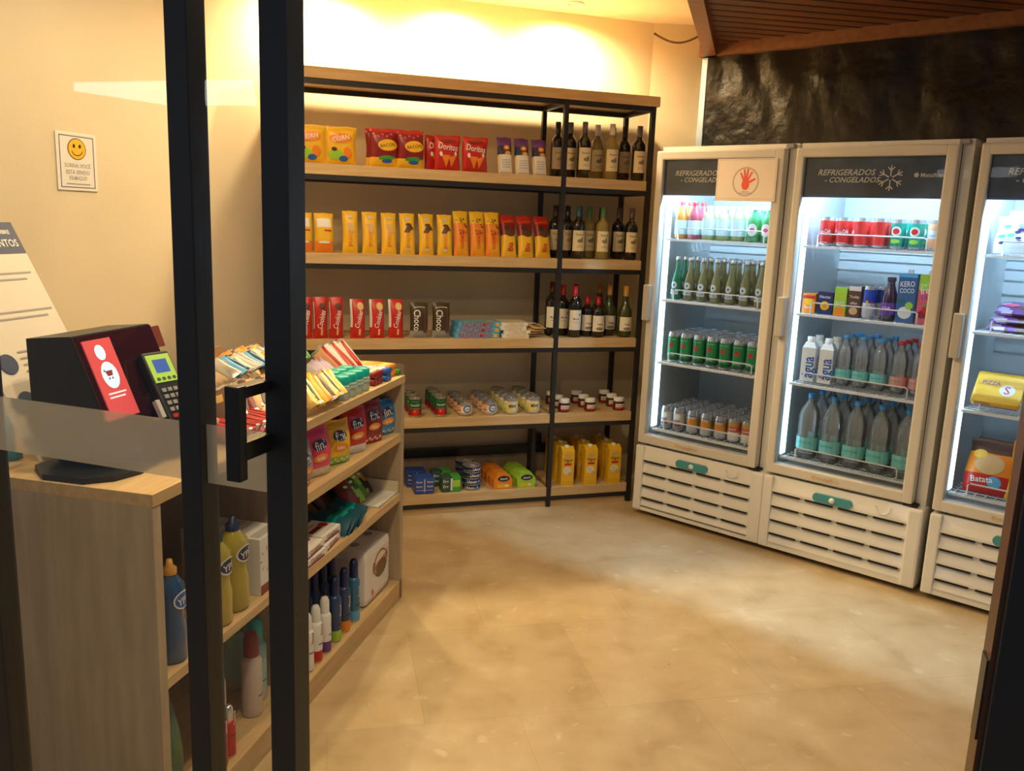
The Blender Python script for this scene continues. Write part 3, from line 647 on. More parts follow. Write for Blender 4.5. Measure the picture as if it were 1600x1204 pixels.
# --- fourth shelf tins
def rows(kind, fr, x, bs, z, fmt, dx=0, rz0=0, **k):
    for i, b in enumerate(bs): kind.put(fr, x+dx*i, b, z, fmt % ROW[i], rz=rn.uniform(-.08, .08), **k)
K = Kind(make_can('food_tin', .035, .105, [(.45, dred), (1, dgreen)], [('e', red, 0, .030, .021, .021), ('e', orange, -.005, .036, .006, .005), ('t', white, 'Pomodoro', 0, .070, .052, .05, 0, 1.4), ('r', gold, -.03, .03, .088, .089), ('r', white, -.03, .03, .050, .0508)], .96), 'food tin', 'tomato tins on the fourth rack shelf')
rows(K, RK, 1.290, (.05, .14, .23), ZS[3], 'green tomato tin at the left shelf end, %s')
rows(K, RK, 1.150, (.05, .13, .21, .29), ZS[3], 'green tomato tin beside the white tins, %s')
K = Kind(make_can('food_tin', .0415, .075, [(.12, silver), (.9, white), (1, silver)], [('e', blue, .006, .040, .024, .021), ('e', white, .006, .040, .017, .014), ('t', navy, 'Leite', .006, .040, .028, 0), ('r', peach, -.055, -.028, .016, .060), ('r', brown, -.052, -.031, .030, .034)], .96), 'food tin', 'white condensed milk tins')
rows(K, RK, 1.012, (.055, .145, .235, .315), ZS[3], 'white tin with blue badge, left file, %s')
rows(K, RK, .870, (.055, .145, .235, .315), ZS[3], 'white tin with blue badge, right file, %s')
K = Kind(make_can('food_tin', .0415, .095, [(.08, silver), (.93, mat('pale_yellow', (.80, .66, .24), .4)), (1, silver)], [('t', navy, 'Milho', .004, .050, .045, .1, 0, 1.4)]+[('e', white, rn.uniform(-.05, .05), rn.uniform(.018, .08), .007, .006) for _ in range(9)]+[('e', lime, -.04, .03, .01, .01)], .96), 'food tin', 'pale yellow tins')
rows(K, RK, .748, (.055, .145, .235, .315), ZS[3], 'pale yellow corn tin, left file, %s')
rows(K, RK, .618, (.055, .145, .235, .315), ZS[3], 'pale yellow corn tin, right file, %s')
jar = obj('spread_jar', MB().lathe([(.0001, 0), (.030, 0), (.034, .006), (.036, .02), (.032, .042), (.034, .05), (.028, .056), (.0001, .056)], mat('hazelnut_spread', (.09, .03, .012), .15, coat=.6), 20, sy=.75))
obj('label', MB().print_([('r', white, -.026, .026, .010, .040), ('r', red, -.026, .026, .010, .020), ('t', red, 'Nutella', 0, .030, .044, 0, 0, 1.2)], lambda x, z, e: ((.0362+e)*sin(x/.034), -(.0362+e)*.75*cos(x/.034), z)), jar)
obj('lid', MB().lathe([(.031, .054), (.031, .074), (.029, .076), (.0001, .076)], white, 20, sy=.85), jar)
K = Kind(jar, 'spread jar', 'chocolate spread jars with white lids')
for x, nm in ((.430, 'next to the centre post'), (.270, 'in the middle'), (.090, 'nearest the cooler')):
    rows(K, RK, x, (.05, .15, .26), ZS[3], 'spread jar with white lid '+nm+', %s')
K.put(RK, .598, .22, ZS[3], 'spread jar with white lid left of the centre post')
# --- bottom shelf
bt = obj('tuna_pack', MB().box(-.055, .055, -.045, .045, 0, .095, mat('tin_blue', (.03, .08, .40), .3), .008).print_([('r', lgrey, -.003, .003, .012, .085), ('t', white, 'Atum', -.030, .07, .035, 0), ('t', white, 'Atum', .030, .07, .035, 0), ('t', white, 'Atum', -.030, .045, .035, 0), ('t', white, 'Atum', .030, .045, .035, 0), ('r', white, -.045, .045, .022, .024)], flat(-.045)))
K = Kind(bt, 'tuna pack', 'blue tuna packs on the bottom shelf')
K.put(RK, 1.236, .06, ZS[4], 'blue tuna pack on the bottom rack shelf, front one'); K.put(RK, 1.255, .19, ZS[4], 'blue tuna pack on the bottom rack shelf, rear one')
gp = obj('pea_tin_pack', MB().box(.002, .055, -.04, .04, 0, .09, green, .006).box(-.055, -.002, -.04, .04, 0, .09, mat('tin_green_dark', (.04, .10, .07), .3), .010).print_([('r', lime, .008, .05, .03, .07), ('r', white, -.004, .006, .01, .08), ('t', white, 'Erv', -.03, .065, .03, 0), ('t', white, 'Erv', -.03, .035, .03, 0)], flat(-.04)))
K = Kind(gp, 'vegetable tin pack', 'green twin packs on the bottom shelf')
K.put(RK, 1.085, .06, ZS[4], 'green twin tin pack on the bottom shelf, front one'); K.put(RK, 1.115, .17, ZS[4], 'green twin tin pack on the bottom shelf, rear one')
ft = make_can('fish_tin', .052, .034, [(.12, navy), (.9, navy), (1, navy)], [('t', white, 'Atum', 0, .017, .05, 0, 0, 1), ('r', white, -.03, -.028, .006, .028), ('r', sky, .035, .05, .01, .024)], .97)
K = Kind(ft, 'fish tin', 'navy fish tins stacked on the bottom shelf')
for i in range(4): K.put(RK, .955+.003*(i % 2), .075, ZS[4]+.0352*i, 'round navy fish tin, %s of the front stack' % ('bottom', 'second from bottom', 'third from bottom', 'top')[i], rz=.3*i-.4)
for i in range(4): K.put(RK, .972, .185, ZS[4]+.0352*i, 'round navy fish tin, %s of the rear stack' % ('bottom', 'second from bottom', 'third from bottom', 'top')[i], rz=.2*i)
for nm, mm, xx in (('orange', orange, .785), ('lime', lime, .648)):
    ppts = [(-.052, 0), (.052, 0), (.055, .055), (.030, .088), (-.030, .088), (-.055, .055)]
    o = obj('tuna_box', MB().prism(ppts, mm, -.028, .028).print_([('e', black, .002, .062, .035, .017), ('t', white, 'Atum', .002, .062, .045, .1), ('r', yellow, -.035, .035, .010, .030), ('e', cream, .02, .02, .012, .008)], flat(-.028)))
    K = Kind(o, 'tuna box', nm+' tuna boxes in a file')
    for i in range(4): K.put(RK, xx+.004*i, .045+.062*i, ZS[4]+.0, nm+' tuna box with black oval, %s' % ROW[i])
jc = obj('juice_carton', MB().box(-.038, .038, -.036, .036, 0, .205, yellow, .002).prism([(-.036, .205), (.036, .205), (.001, .228), (-.001, .228)], yellow, -.038, .038, 'x').print_(
    [('e', white, -.004, .090, .024, .022), ('e', cream, -.004, .090, .019, .017), ('t', brown, 'Vigor', 0, .150, .06, 0), ('r', red, -.022, .020, .122, .134), ('e', tan, .018, .072, .016, .011), ('r', mat('deep_yellow2', (.75, .45, .01), .4), -.038, .038, .0, .028), ('e', tan, 0, .180, .024, .012)], flat(-.036)))
obj('cap', MB().lathe([(.013, .216), (.013, .234), (.0001, .234)], white, 14), jc)
K = Kind(jc, 'drink carton', 'yellow drink cartons on the bottom shelf')
for x, nm in ((.400, 'left file'), (.256, 'middle file'), (.107, 'right file')):
    rows(K, RK, x, (.045, .15, .26), ZS[4], 'yellow drink carton, '+nm+', %s')

# =================================================================== GOODS IN THE COOLERS
def glassy(name, col, rough=.06): return mat(name, col, rough, coat=.6)
mint = mat('bottle_label_mint', (.62, .78, .80), .5)
def sodabottle(name, h, r, gl, cap, lab, prints=(), neck=.013, sh=.5, lz=(.14, .38), taper=1.0):
    prof = [(.0001, .004), (r*.85, 0), (r, .006), (r*taper, h*sh), (r*.75, h*(sh+.13)), (neck, h*(sh+.28)), (neck*.95, h*.93), (.0001, h*.93)]
    o = obj(name, MB().lathe(prof, gl, 16))
    obj('label', MB().print_([('r', lab, -r*1.9, r*1.9, h*lz[0], h*lz[1])]+list(prints), cyl(r*1.005)), o)
    obj('cap', MB().lathe([(neck*1.15, h*.91), (neck*1.15, h*.99), (neck*.9, h), (.0001, h)], cap, 14), o)
    return o
def files(kind, fr, af, xs, bs, z, fmt, names=None, **k):
    for i, x in enumerate(xs):
        for j, b in enumerate(bs): kind.put(fr, af+x+.004*((j*7+i*3) % 3-1), b, z, fmt % ((names[i] if names else ORD[i]+' file'), ROW[j]), rz=rn.uniform(-.12, .12), **k)
c1 = AF[0]; z = SHZ[0]
K = Kind(sodabottle('drink_bottle', .195, .034, glassy('amber_drink', (.55, .22, .04)), pink, mint, neck=.012, lz=(.12, .5), sh=.6), 'drink bottle', 'small drink bottles on the top cooler shelf')
files(K, FG, c1, (.100,), (.14, .22), z, 'amber drink bottle with pink cap, %s, %s', ['left end of top shelf'])
K = Kind(sodabottle('drink_bottle', .195, .034, glassy('berry_drink', (.35, .05, .07)), red, mint, neck=.012, lz=(.12, .5), sh=.6), 'drink bottle', 'small drink bottles on the top cooler shelf')
files(K, FG, c1, (.178,), (.14, .22), z, 'dark red drink bottle, %s, %s', ['second file on top shelf'])
K = Kind(sodabottle('drink_bottle', .175, .036, clear('lemon_drink', (.80, .88, .55), .3, .35, (.75, .85, .45)), white, mint, neck=.012, lz=(.14, .62), sh=.62), 'drink bottle', 'small drink bottles on the top cooler shelf')
files(K, FG, c1, (.265, .348, .432), (.14, .22, .30), z, 'clear lemon drink bottle, %s, %s', ['left file', 'middle file', 'right file'])
K = Kind(sodabottle('drink_bottle', .175, .034, glassy('green_drink', (.06, .28, .10)), white, green, [('e', white, 0, .060, .026, .032), ('e', pink, 0, .060, .014, .010)], neck=.012, lz=(.2, .5), sh=.6), 'drink bottle', 'small drink bottles on the top cooler shelf')
files(K, FG, c1, (.518, .594), (.14, .22), z, 'green drink bottle with round label, %s, %s', ['left file', 'right file'])
z = SHZ[1]
pr2 = [('e', lgrey, 0, .078, .017, .019), ('e', dgreen, 0, .078, .006, .006), ('r', lgrey, -.024, .024, .028, .052), ('t', dgreen, 'PILSEN', 0, .040, .038, 0)]
for gl, xs, nm in ((glassy('green_beer', (.01, .16, .07)), (.098,), ['left end file']), (glassy('olive_beer', (.16, .15, .05)), (.176, .256, .334, .420, .500, .584), None)):
    K = Kind(sodabottle('beer_bottle', .232, .029, gl, silver, gl, pr2, neck=.0125, lz=(.05, .1), sh=.42), 'beer bottle', 'beer bottles on the second cooler shelf')
    files(K, FG, c1, xs, (.14, .21, .28, .35), z, ('green' if nm else 'olive')+' long-neck beer bottle, %s, %s', nm)
z = SHZ[2]; star = []
for k in range(10): an = pi/2+k*pi/5; rr = .021 if k % 2 == 0 else .009; star.append((rr*cos(an), .095+rr*sin(an)))
K = Kind(make_can('beer_can', .033, .166, [(.12, dgreen), (.93, mat('can_green', (.02, .26, .09), .3)), (1, silver)], [('p', red, star)]+[('t', white, '269ml', 0, .045, .042, 0), ('r', mat('can_green_light', (.25, .55, .25), .3), -.028, .028, .125, .128)]), 'beer can', 'green beer cans in the left cooler')
files(K, FG, c1, (.108, .185, .264, .343, .420, .497, .574), (.14, .212, .284, .356, .43), z, 'green beer can with red star, %s, %s')
z = SHZ[3]
def cc(bands, pr, gname): return Kind(make_can('beer_can', .033, .128, bands, pr), 'beer can', gname)
K = cc([(.2, grey), (.85, lgrey), (1, silver)], [('e', white, 0, .08, .02, .016), ('r', dred, -.025, .025, .03, .038), ('t', dred, 'LAGER', 0, .055, .04, 0)], 'beer cans on the left cooler floor')
files(K, FG, c1, (.100, .176), (.14, .212, .284, .356, .43), z, 'grey beer can, %s, %s', ['left end file', 'second file'])
K = cc([(.35, lgrey), (.75, gold), (1, silver)], [('e', orange, 0, .062, .022, .014), ('t', white, 'PILSEN', 0, .088, .042, 0), ('r', navy, -.03, .03, .098, .100)], 'beer cans on the left cooler floor')
files(K, FG, c1, (.262, .346, .430), (.14, .212, .284, .356, .43), z, 'silver and gold beer can, %s, %s', ['left gold file', 'middle gold file', 'right gold file'])
K = cc([(.45, white), (.75, mat('can_red', (.60, .12, .08), .3)), (1, gold)], [('t', white, 'Chopp', 0, .072, .045, .2)], 'beer cans on the left cooler floor')
files(K, FG, c1, (.508, .586), (.14, .212, .284, .356, .43), z, 'white and red beer can, %s, %s', ['left red file', 'right end file'])
# middle cooler
c2 = 0; z = SHZ[0]
K = Kind(make_can('soda_can', .0345, .135, [(1, red)], [('t', white, 'Coca-Cola', 0, .068, .060, .15, .2, 1.9), ('r', white, -.02, .02, .016, .018)], .93), 'soda can', 'cans on the top shelf of the middle cooler')
files(K, FG, c2, (.892, .973), (.14, .22, .30), z, 'red cola can with white script, %s, %s', ['left end file', 'second file'])
K = Kind(make_can('soda_can', .0345, .135, [(1, mat('soda_red', (.62, .04, .03), .35))], [('r', red, -.02, .025, .02, .115)], .93), 'soda can', 'cans on the top shelf of the middle cooler')
files(K, FG, c2, (1.056, 1.140), (.14, .22, .30), z, 'plain red soda can, %s, %s', ['third file', 'fourth file'])
K = Kind(make_can('soda_can', .033, .133, [(1, mat('soda_green', (.02, .28, .20), .35))], [('e', white, 0, .080, .022, .022), ('e', red, 0, .080, .015, .013), ('e', lime, .0, .035, .02, .01)], .93), 'soda can', 'cans on the top shelf of the middle cooler')
files(K, FG, c2, (1.218, 1.296), (.14, .22), z, 'green soda can with red emblem, %s, %s', ['left green file', 'right green file'])
K = Kind(make_can('soda_can', .033, .133, [(.4, peach), (.75, white), (1, peach)], [('t', sky, 'TONICA', 0, .066, .048, 0)], .93), 'soda can', 'cans on the top shelf of the middle cooler')
files(K, FG, c2, (1.376,), (.14, .22), z, 'peach and white soda can, %s, %s', ['right end file'])
z = SHZ[1]
def put1(o, cat, x, b, lab, rz=0, fr=FG): Kind(o, cat).put(fr, x, b, z, lab, rz=rz)
put1(sized_box(.062, .05, .095, orange, [('e', yellow, .0, .06, .02, .02), ('r', red, -.03, .03, .07, .085), ('t', white, 'Suco', 0, .03, .04, 0)]), 'drink carton', .845, .14, 'small orange drink carton at the left shelf end')
put1(sized_box(.074, .05, .108, navy, [('e', yellow, 0, .042, .022, .022), ('t', white, 'Nectar', 0, .085, .055, 0), ('e', orange, .0, .042, .012, .012)]), 'drink carton', .922, .145, 'small navy drink carton with yellow fruit')
put1(sized_box(.058, .045, .135, lime, [('t', yellow, 'Maca', 0, .10, .045, .1), ('e', orange, 0, .03, .022, .018), ('r', orange, -.028, .028, .0, .02), ('t', white, 'Suco', 0, .065, .04, .2)]), 'drink carton', .995, .14, 'lime green drink carton beside the chocolate drink')
put1(sized_box(.060, .045, .148, brown, [('r', white, -.028, .028, .125, .146), ('t', white, 'Toddy', 0, .095, .045, 0), ('t', white, 'nho', 0, .068, .03, 0), ('e', tan, 0, .03, .02, .018)]), 'drink carton', 1.060, .14, 'brown chocolate drink carton with white top')
put1(make_can('energy_can', .030, .152, [(.5, lgrey), (1, mat('energy_blue', (.02, .05, .32), .3))], [('p', red, [(-.02, .07), (.02, .06), (.024, .09), (.0, .078)]), ('e', yellow, 0, .078, .006, .008)], .9), 'energy drink can', 1.122, .14, 'blue and silver energy drink can')
put1(make_can('energy_can', .030, .152, [(.5, lgrey), (1, MATS['energy_blue'])], [], .9), 'energy drink can', 1.165, .20, 'blue energy drink can tucked behind the other')
put1(sodabottle('juice_bottle', .200, .036, glassy('grape_juice', (.03, .01, .03)), black, purple, [('t', white, 'UVA', 0, .06, .035, 0)], neck=.017, lz=(.15, .42), sh=.55), 'juice bottle', 1.212, .14, 'dark grape juice bottle with black cap')
kc = sized_box(.080, .06, .222, mat('carton_blue', (.03, .12, .30), .4), [('t', white, 'KERO', .0, .175, .062, .08, 0, 1.4), ('t', white, 'COCO', 0, .145, .062, .05, 0, 1.4), ('e', white, .0, .045, .030, .028), ('e', lime, .016, .078, .017, .017), ('e', dgreen, -.02, .100, .014, .008), ('r', sky, -.04, .04, .205, .222)])
obj('cap', MB().lathe([(.013, .22), (.013, .238), (.0001, .238)], white, 14), kc); put1(kc, 'coconut water carton', 1.290, .145, 'blue coconut water carton with white cap')
uv = sized_box(.078, .06, .222, mat('carton_pink', (.70, .12, .16), .4), [('r', lime, -.039, .039, .155, .222), ('t', white, 'Del Valle', 0, .180, .060, .2), ('t', white, 'fresh', 0, .155, .062, .2, 0, 1.4), ('t', purple, 'UVA', 0, .120, .045, 0, 0, 1.3), ('e', dred, -.014, .045, .018, .018), ('e', dred, .012, .040, .018, .018), ('e', red, 0, .068, .016, .016), ('e', green, 0, .085, .012, .006)])
obj('cap', MB().lathe([(.013, .22), (.013, .238), (.0001, .238)], white, 14), uv); put1(uv, 'juice carton', 1.378, .145, 'pink and lime grape juice carton with white cap')
z = SHZ[2]+.012
aw = obj('water_carton', MB().lathe([(.045, 0), (.045, .165), (.028, .192), (.0001, .192)], white, 4, sx=1, sy=1).print_([], flat(0)))
aw.data.transform(Matrix.Rotation(pi/4, 4, 'Z')); [setattr(p, 'use_smooth', False) for p in aw.data.polygons]
obj('cap', MB().lathe([(.020, .190), (.020, .218), (.0001, .218)], white, 16), aw); obj('label', MB().print_([('t', blue, 'água', .012, .070, .105, pi/2, 0, 1.3)], flat(-.0325)), aw)
K = Kind(aw, 'water carton', 'white water cartons'); files(K, FG, 0, (.878, .965), (.13, .22), z, 'white water carton with blue lettering, %s, %s', ['left one', 'right one'])
def petb_(h, r, cap, lab, nmn='water_bottle'):
    prof = [(.0001, .006), (r*.8, 0), (r, .010), (r, h*.33), (r*.93, h*.40), (r, h*.47), (r*.95, h*.56), (r*.99, h*.64), (r*.80, h*.76), (r*.42, h*.86), (.0125, h*.90), (.0125, h*.94), (.0001, h*.94)]
    o = obj(nmn, MB().lathe(prof, pet, 18))
    obj('label', MB().print_([('r', lab, -r*1.9, r*1.9, h*.14, h*.33), ('t', teal if lab is not peach else dred, 'CRYSTAL', 0, h*.25, r*1.4, 0)], cyl(r*1.01)), o)
    obj('cap', MB().lathe([(.0155, h*.93), (.0155, h*.995), (.0001, h*.995)], cap, 14), o); return o
aqua = mat('aqua_label', (.22, .62, .60), .5); bcap = mat('blue_cap', (.06, .32, .66), .4); rose = mat('rose_label', (.75, .32, .28), .5)
K = Kind(petb_(.245, .037, bcap, aqua), 'water bottle', 'small water bottles'); files(K, FG, 0, (1.043, 1.124, 1.207), (.14, .225, .31), z, 'small water bottle with blue cap, %s, %s', ['left file', 'middle file', 'right file'])
K = Kind(petb_(.245, .037, red, rose), 'water bottle', 'small water bottles'); files(K, FG, 0, (1.296, 1.382), (.14, .225, .31), z, 'small water bottle with red cap, %s, %s', ['left file', 'right file'])
z = SHZ[3]
K = Kind(petb_(.325, .051, bcap, aqua), 'water bottle', 'large water bottles'); files(K, FG, 0, (.898, 1.014, 1.128, 1.243, 1.362), (.155, .29, .425), z, 'large water bottle, %s, %s on the cooler floor', ['left end file', 'second file', 'centre file', 'fourth file', 'right end file'])
# right cooler (own shelf heights come from the cooler itself)
def icebag(nm, w, h, d, des, pr, cat, a, b, z, lab, rx=-R(70), rz=0, seed=3):
    Kind(obj(nm, bag(w, h, d, des, pr, seed=seed)), cat).put(FG, a, b, z, lab, rx=rx, rz=rz)
pat = [('e', navy, rn.uniform(-.09, .09), rn.uniform(.02, .13), .012, .006) for _ in range(9)]+[('e', sky, rn.uniform(-.09, .09), rn.uniform(.02, .13), .016, .008) for _ in range(7)]
icebag('frozen_bag', .22, .16, .055, white, pat, 'frozen food bag', 1.715, .14, SHZ[0]+.004, 'white frozen bag with blue print, lying lowest on the top shelf', rx=-R(15), seed=3)
icebag('frozen_bag', .20, .14, .055, lambda u, v: white if v > .3 else navy, pat, 'frozen food bag', 1.73, .21, SHZ[0]+.05, 'white and navy frozen bag, upper one on the top shelf', rx=-R(15), seed=4)
for i in range(3):
    icebag('frozen_pack', .22, .17, .045, lambda u, v: purple if v > .6 or (u+v) % .4 < .15 else lilac if u < .3 else brown, [('e', pink, -.05, .06, .03, .02), ('e', orange, .03, .06, .035, .025), ('e', black, .06, .14, .03, .01)], 'frozen food pack', 1.735+.006*i, .14+.01*i, SHZ[1]+.006+.036*i, 'purple frozen pack, %s of three in the right cooler' % ('bottom', 'middle', 'top')[i], rx=-R(78), seed=6+i)
z = SHZ[2]
yp = MB().box(-.085, .085, -.07, .07, 0, .055, purple, .01).box(-.095, .095, -.08, .08, .022, .060, yellow, .012)
yp.print_([('t', purple, 'PIZZA', -.045, .045, .06, 0)], flat(-.08)).print_([('e', yellow, 0, 0, .088, .07), ('t', purple, 'PIZZA', -.03, .02, .07, 0), ('e', white, .035, -.01, .03, .03), ('t', red, 'S', .035, -.01, .022, 0, 0, 1)], lambda x, y, e: (x, y, .060+e))
yp = obj('frozen_box', yp); Kind(yp, 'frozen food box').put(FG, 1.712, .155, SHZ[2]+.068, 'yellow and purple frozen box with red letter S', rx=R(48))
z = SHZ[3]
icebag('frozen_bag', .20, .24, .09, lambda u, v: red if v < .35 else orange if v < .75 else brown, [('e', tan, .0, .13, .06, .045), ('e', sky, .03, .055, .03, .025), ('t', white, 'Batata', -.02, .06, .09, .1), ('e', yellow, -.05, .17, .03, .02)], 'frozen food bag', 1.715, .16, z, 'orange and red frozen bag standing on the right cooler floor', rx=-R(18))
icebag('frozen_bag', .14, .26, .08, lambda u, v: yellow if v < .8 else orange, [('e', red, 0, .16, .04, .03), ('t', red, 'Nuggets', 0, .09, .10, 0)], 'frozen food bag', 1.86, .15, z, 'yellow frozen bag at the right edge of the cooler floor', rx=-R(12), seed=5)
icebag('frozen_bag', .20, .22, .08, lambda u, v: brown if v > .5 else orange, [('e', tan, .0, .14, .05, .04)], 'frozen food bag', 1.72, .30, z, 'brown frozen bag behind the orange one on the cooler floor', rx=-R(8), seed=8)

# =================================================================== ON AND IN THE COUNTER
# checkout kiosk: wedge housing on a base plate, screen leaning back and facing the room
ks = empty('checkout_kiosk'); ks.location = CN.P(1.5, .32, CT); ks.rotation_euler = (0, 0, CN.rz)
ks['label'] = 'black self-checkout kiosk with a red touchscreen on the counter'; ks['category'] = 'checkout kiosk'
body = mat('kiosk_black', (.012, .014, .018), .4); kgloss = mat('kiosk_glass', (.035, .006, .010), .08, coat=1)
# side profile in (y, z): y grows to the wall
obj('housing', MB().prism([(-.150, .032), (-.115, .115), (-.026, .325), (.10, .312), (.095, .100), (.05, .032)], body, -.006, .285, 'x'), ks)
o = obj('bezel', MB().box(-.145, .145, -.001, .004, -.200, .110, kgloss), ks, (.140, -.0735, .221), (-R(22.9), 0, 0))
scr = mat('screen_red', (.62, .08, .08), .3, emit=.55)
mb = MB().box(-.048, .050, -.004, -.001, -.108, .096, scr)
cyn = mat('screen_cyan', (.55, .85, .95), .3, emit=.9); rd2 = mat('screen_dark', (.30, .03, .05), .4, emit=.3); wl = mat('screen_white', (.85, .70, .75), .4, emit=.8)
mb.print_([('e', cyn, -.002, .062, .017, .020), ('e', cyn, .002, .002, .028, .035), ('p', rd2, [(-.012, .014), (.014, .014), (.010, .000), (-.008, .000)]), ('r', rd2, -.016, -.011, .012, .018), ('e', rd2, -.005, -.006, .003, .003), ('e', rd2, .006, -.006, .003, .003), ('r', wl, -.030, .034, -.046, -.042), ('r', wl, -.030, .026, -.056, -.052)], flat(-.004), .0002)
obj('screen', mb, o, (-.078, 0, 0))
obj('sensor', MB().lathe([(.004, 0), (.004, .002), (.0001, .002)], white, 10, (.036, .27, 0), axis='x'), ks, (-.010, 0, -.05))
obj('card_plate', MB().box(-.026, .026, -.003, .003, -.030, .030, mat('smoked_red_acrylic', (.20, .05, .03), .2), .002), ks, (.300, -.036, .288), (-R(20), 0, 0))
obj('stand', MB().prism([(-.04, .010), (-.02, .16), (.06, .16), (.06, .010)], body, .03, .20, 'x'), ks)
pts = [(-.115, -.13), (-.115, -.02), (-.06, .05), (.20, .05), (.20, -.15), (.10, -.19), (0, -.20), (-.07, -.18)]
obj('base_plate', MB().prism(pts, body, 0, .014, 'z'), ks)
# card machine
cm = empty('card_machine'); cm.location = CN.P(1.315, .150, CT); cm.rotation_euler = (0, 0, CN.rz-.12)
cm['label'] = 'black card machine with a green screen leaning beside the kiosk'; cm['category'] = 'card machine'
sh = obj('case', MB().box(-.042, .042, 0, .030, 0, .20, body, .006), cm, (0, -.03, .095), (-R(32), 0, R(-8)))
obj('display', MB().box(-.036, .036, -.002, .001, .112, .190, mat('display_green', (.35, .55, .08), .4, emit=.55)).print_([('r', mat('display_blue', (.03, .10, .42), .4, emit=.5), -.022, .022, .138, .176)]+[('e', mat('ink_green', (.05, .12, .02), .5), -.024+.016*i, .121, .006, .005) for i in range(4)], flat(-.002), .0003), sh)
kp = MB()
for i in range(3):
    for j in range(4): kp.box(-.030+.018*i, -.017+.018*i, -.004, .0, .030+.018*j, .041+.018*j, grey, .001)
obj('keypad', kp, sh)
obj('function_keys', MB().box(-.030, -.016, -.004, 0, .012, .022, red).box(-.012, .002, -.004, 0, .012, .022, yellow).box(.006, .020, -.004, 0, .012, .022, teal), sh)
obj('card_slot', MB().box(-.056, -.043, .004, .02, .02, .07, lgrey, .002), sh)
obj('cradle', MB().prism([(-.03, 0), (-.025, .085), (.05, .20), (.06, 0)], body, -.03, .03, 'x'), cm)
# instruction board leaning back
ib = MB().box(-.30, 0, 0, .003, 0, .66, mat('board_paper', (.74, .68, .58), .5))
P = [('r', mat('board_navy', (.02, .045, .13), .4), -.30, 0, .565, .66), ('t', white, 'COMO FAZER SEUS', -.115, .642, .0, 0)][:1]
P += [('t', white, 'DÚVIDAS SOBRE', -.085, .632, .125, 0), ('t', white, 'PAGAMENTOS', -.095, .597, .165, 0, 0, 1.2)]
ink = mat('board_ink', (.36, .34, .34), .6)
for z, n, x1 in ((.505, 2, -.02), (.395, 2, -.012), (.285, 4, -.012), (.165, 2, -.02)):
    for i in range(n): P.append(('r', ink, -.20, x1-.012*((i*5) % 3), z-.018*i, z-.018*i+.005))
for z in (.36, .25, .145): P.append(('e', MATS['board_navy'], -.245, z+.01, .028, .028))
for z in (.25, .145): P.append(('e', MATS['board_navy'], -.155, z-.02, .026, .030))
ib.print_(P, flat(0), .0004)
Kind(obj('instruction_board', ib), 'sign').put(CN, 1.20, .41, CT+.002, 'white instruction board with navy header leaning behind the checkout kiosk', rx=-R(29))
# small rolled thing behind the kiosk
Kind(obj('paper_roll', MB().lathe([(.0001, 0), (.030, 0), (.030, .12), (.012, .12), (.012, .10)], blue, 20, ms=[blue, sky, white, white])), 'paper roll').put(CN, 1.50, .50, CT, 'blue paper roll standing between the kiosk and the instruction board')
# clear domed tubs with gold sweets
tub = obj('sweet_tub', MB().lathe([(.0001, .002), (.050, .002), (.056, .10), (.052, .125), (.030, .155), (.014, .165), (.014, .185), (.0001, .187)], petb, 22))
K = Kind(tub, 'sweet tub', 'clear domed tubs behind the card machine')
K.put(CN, 1.02, .46, CT, 'clear domed sweet tub behind the card machine, half hidden by the door frame')
K.put(CN, 1.17, .47, CT, 'clear domed sweet tub behind the kiosk top')
def wrapped(seed, r=.018):
    bm = bmesh.new(); bmesh.ops.create_icosphere(bm, subdivisions=2, radius=r); q = random.Random(seed)
    for v in bm.verts: v.co *= q.uniform(.86, 1.14)
    bm.verts.index_update(); mb = MB().add([v.co[:] for v in bm.verts], [[v.index for v in f.verts] for f in bm.faces], mat('gold_foil', (.78, .50, .10), .22, .75)); bm.free()
    mb.lathe([(r*.25, r*.8), (r*.75, r*1.5)], MATS['gold_foil'], 8); return obj('wrapped_sweet', mb)
K = Kind(wrapped(1), 'wrapped sweet', 'gold wrapped sweets heaped beside the card machine')
hp_ = []
for i in range(34):
    lay = i//13; an = i*2.4; rr = (.075-.022*lay)*math.sqrt(((i % 13)+.5)/13)
    hp_.append((1.10+rr*1.3*cos(an), .30+rr*sin(an), .016+.028*lay))
for i, (a, b, zz) in enumerate(hp_): K.put(CN, a, b, CT+zz, 'gold wrapped sweet in the heap between the card machine and the door frame', rz=i*1.3, rx=.9*i, ry=.5*i)

def bar(L, W, T, cols, word=None, seed=1, name='chocolate_bar'):
    """flow-wrapped bar standing on its long edge: length along y, W tall, T thick"""
    def des(u, v): return cols[min(len(cols)-1, int(v*len(cols)))]
    mb = bag(W, L, T, des, [('t', white, word, 0, L/2, L*.6, pi/2)] if word else [], pw=.3, crimp=.07, nx=4, nz=8, seed=seed, wob=.6)
    o = obj(name, mb); o.data.transform(Matrix.Translation((0, 0, W/2)) @ Matrix.Rotation(pi/2, 4, 'Y') @ Matrix.Rotation(-pi/2, 4, 'X') @ Matrix.Translation((0, 0, -L/2)))
    return o
def barrow(o, cat, grp, a0, n, pitch, b, z, fmt, tilt=0, lean=.2, db=0, dz=0, rz=0):
    K = Kind(o, cat, grp)
    for i in range(n):
        K.put(CN, a0+pitch*i, b+db*i+rn.uniform(-.004, .004), z+dz*i+rn.uniform(-.002, .002), fmt % (ORD[i] if i < len(ORD) else 'last'), rx=tilt+rn.uniform(-.04, .04), ry=lean+rn.uniform(-.08, .08), rz=rz+rn.uniform(-.05, .05))
O2 = ', %s from the far end'
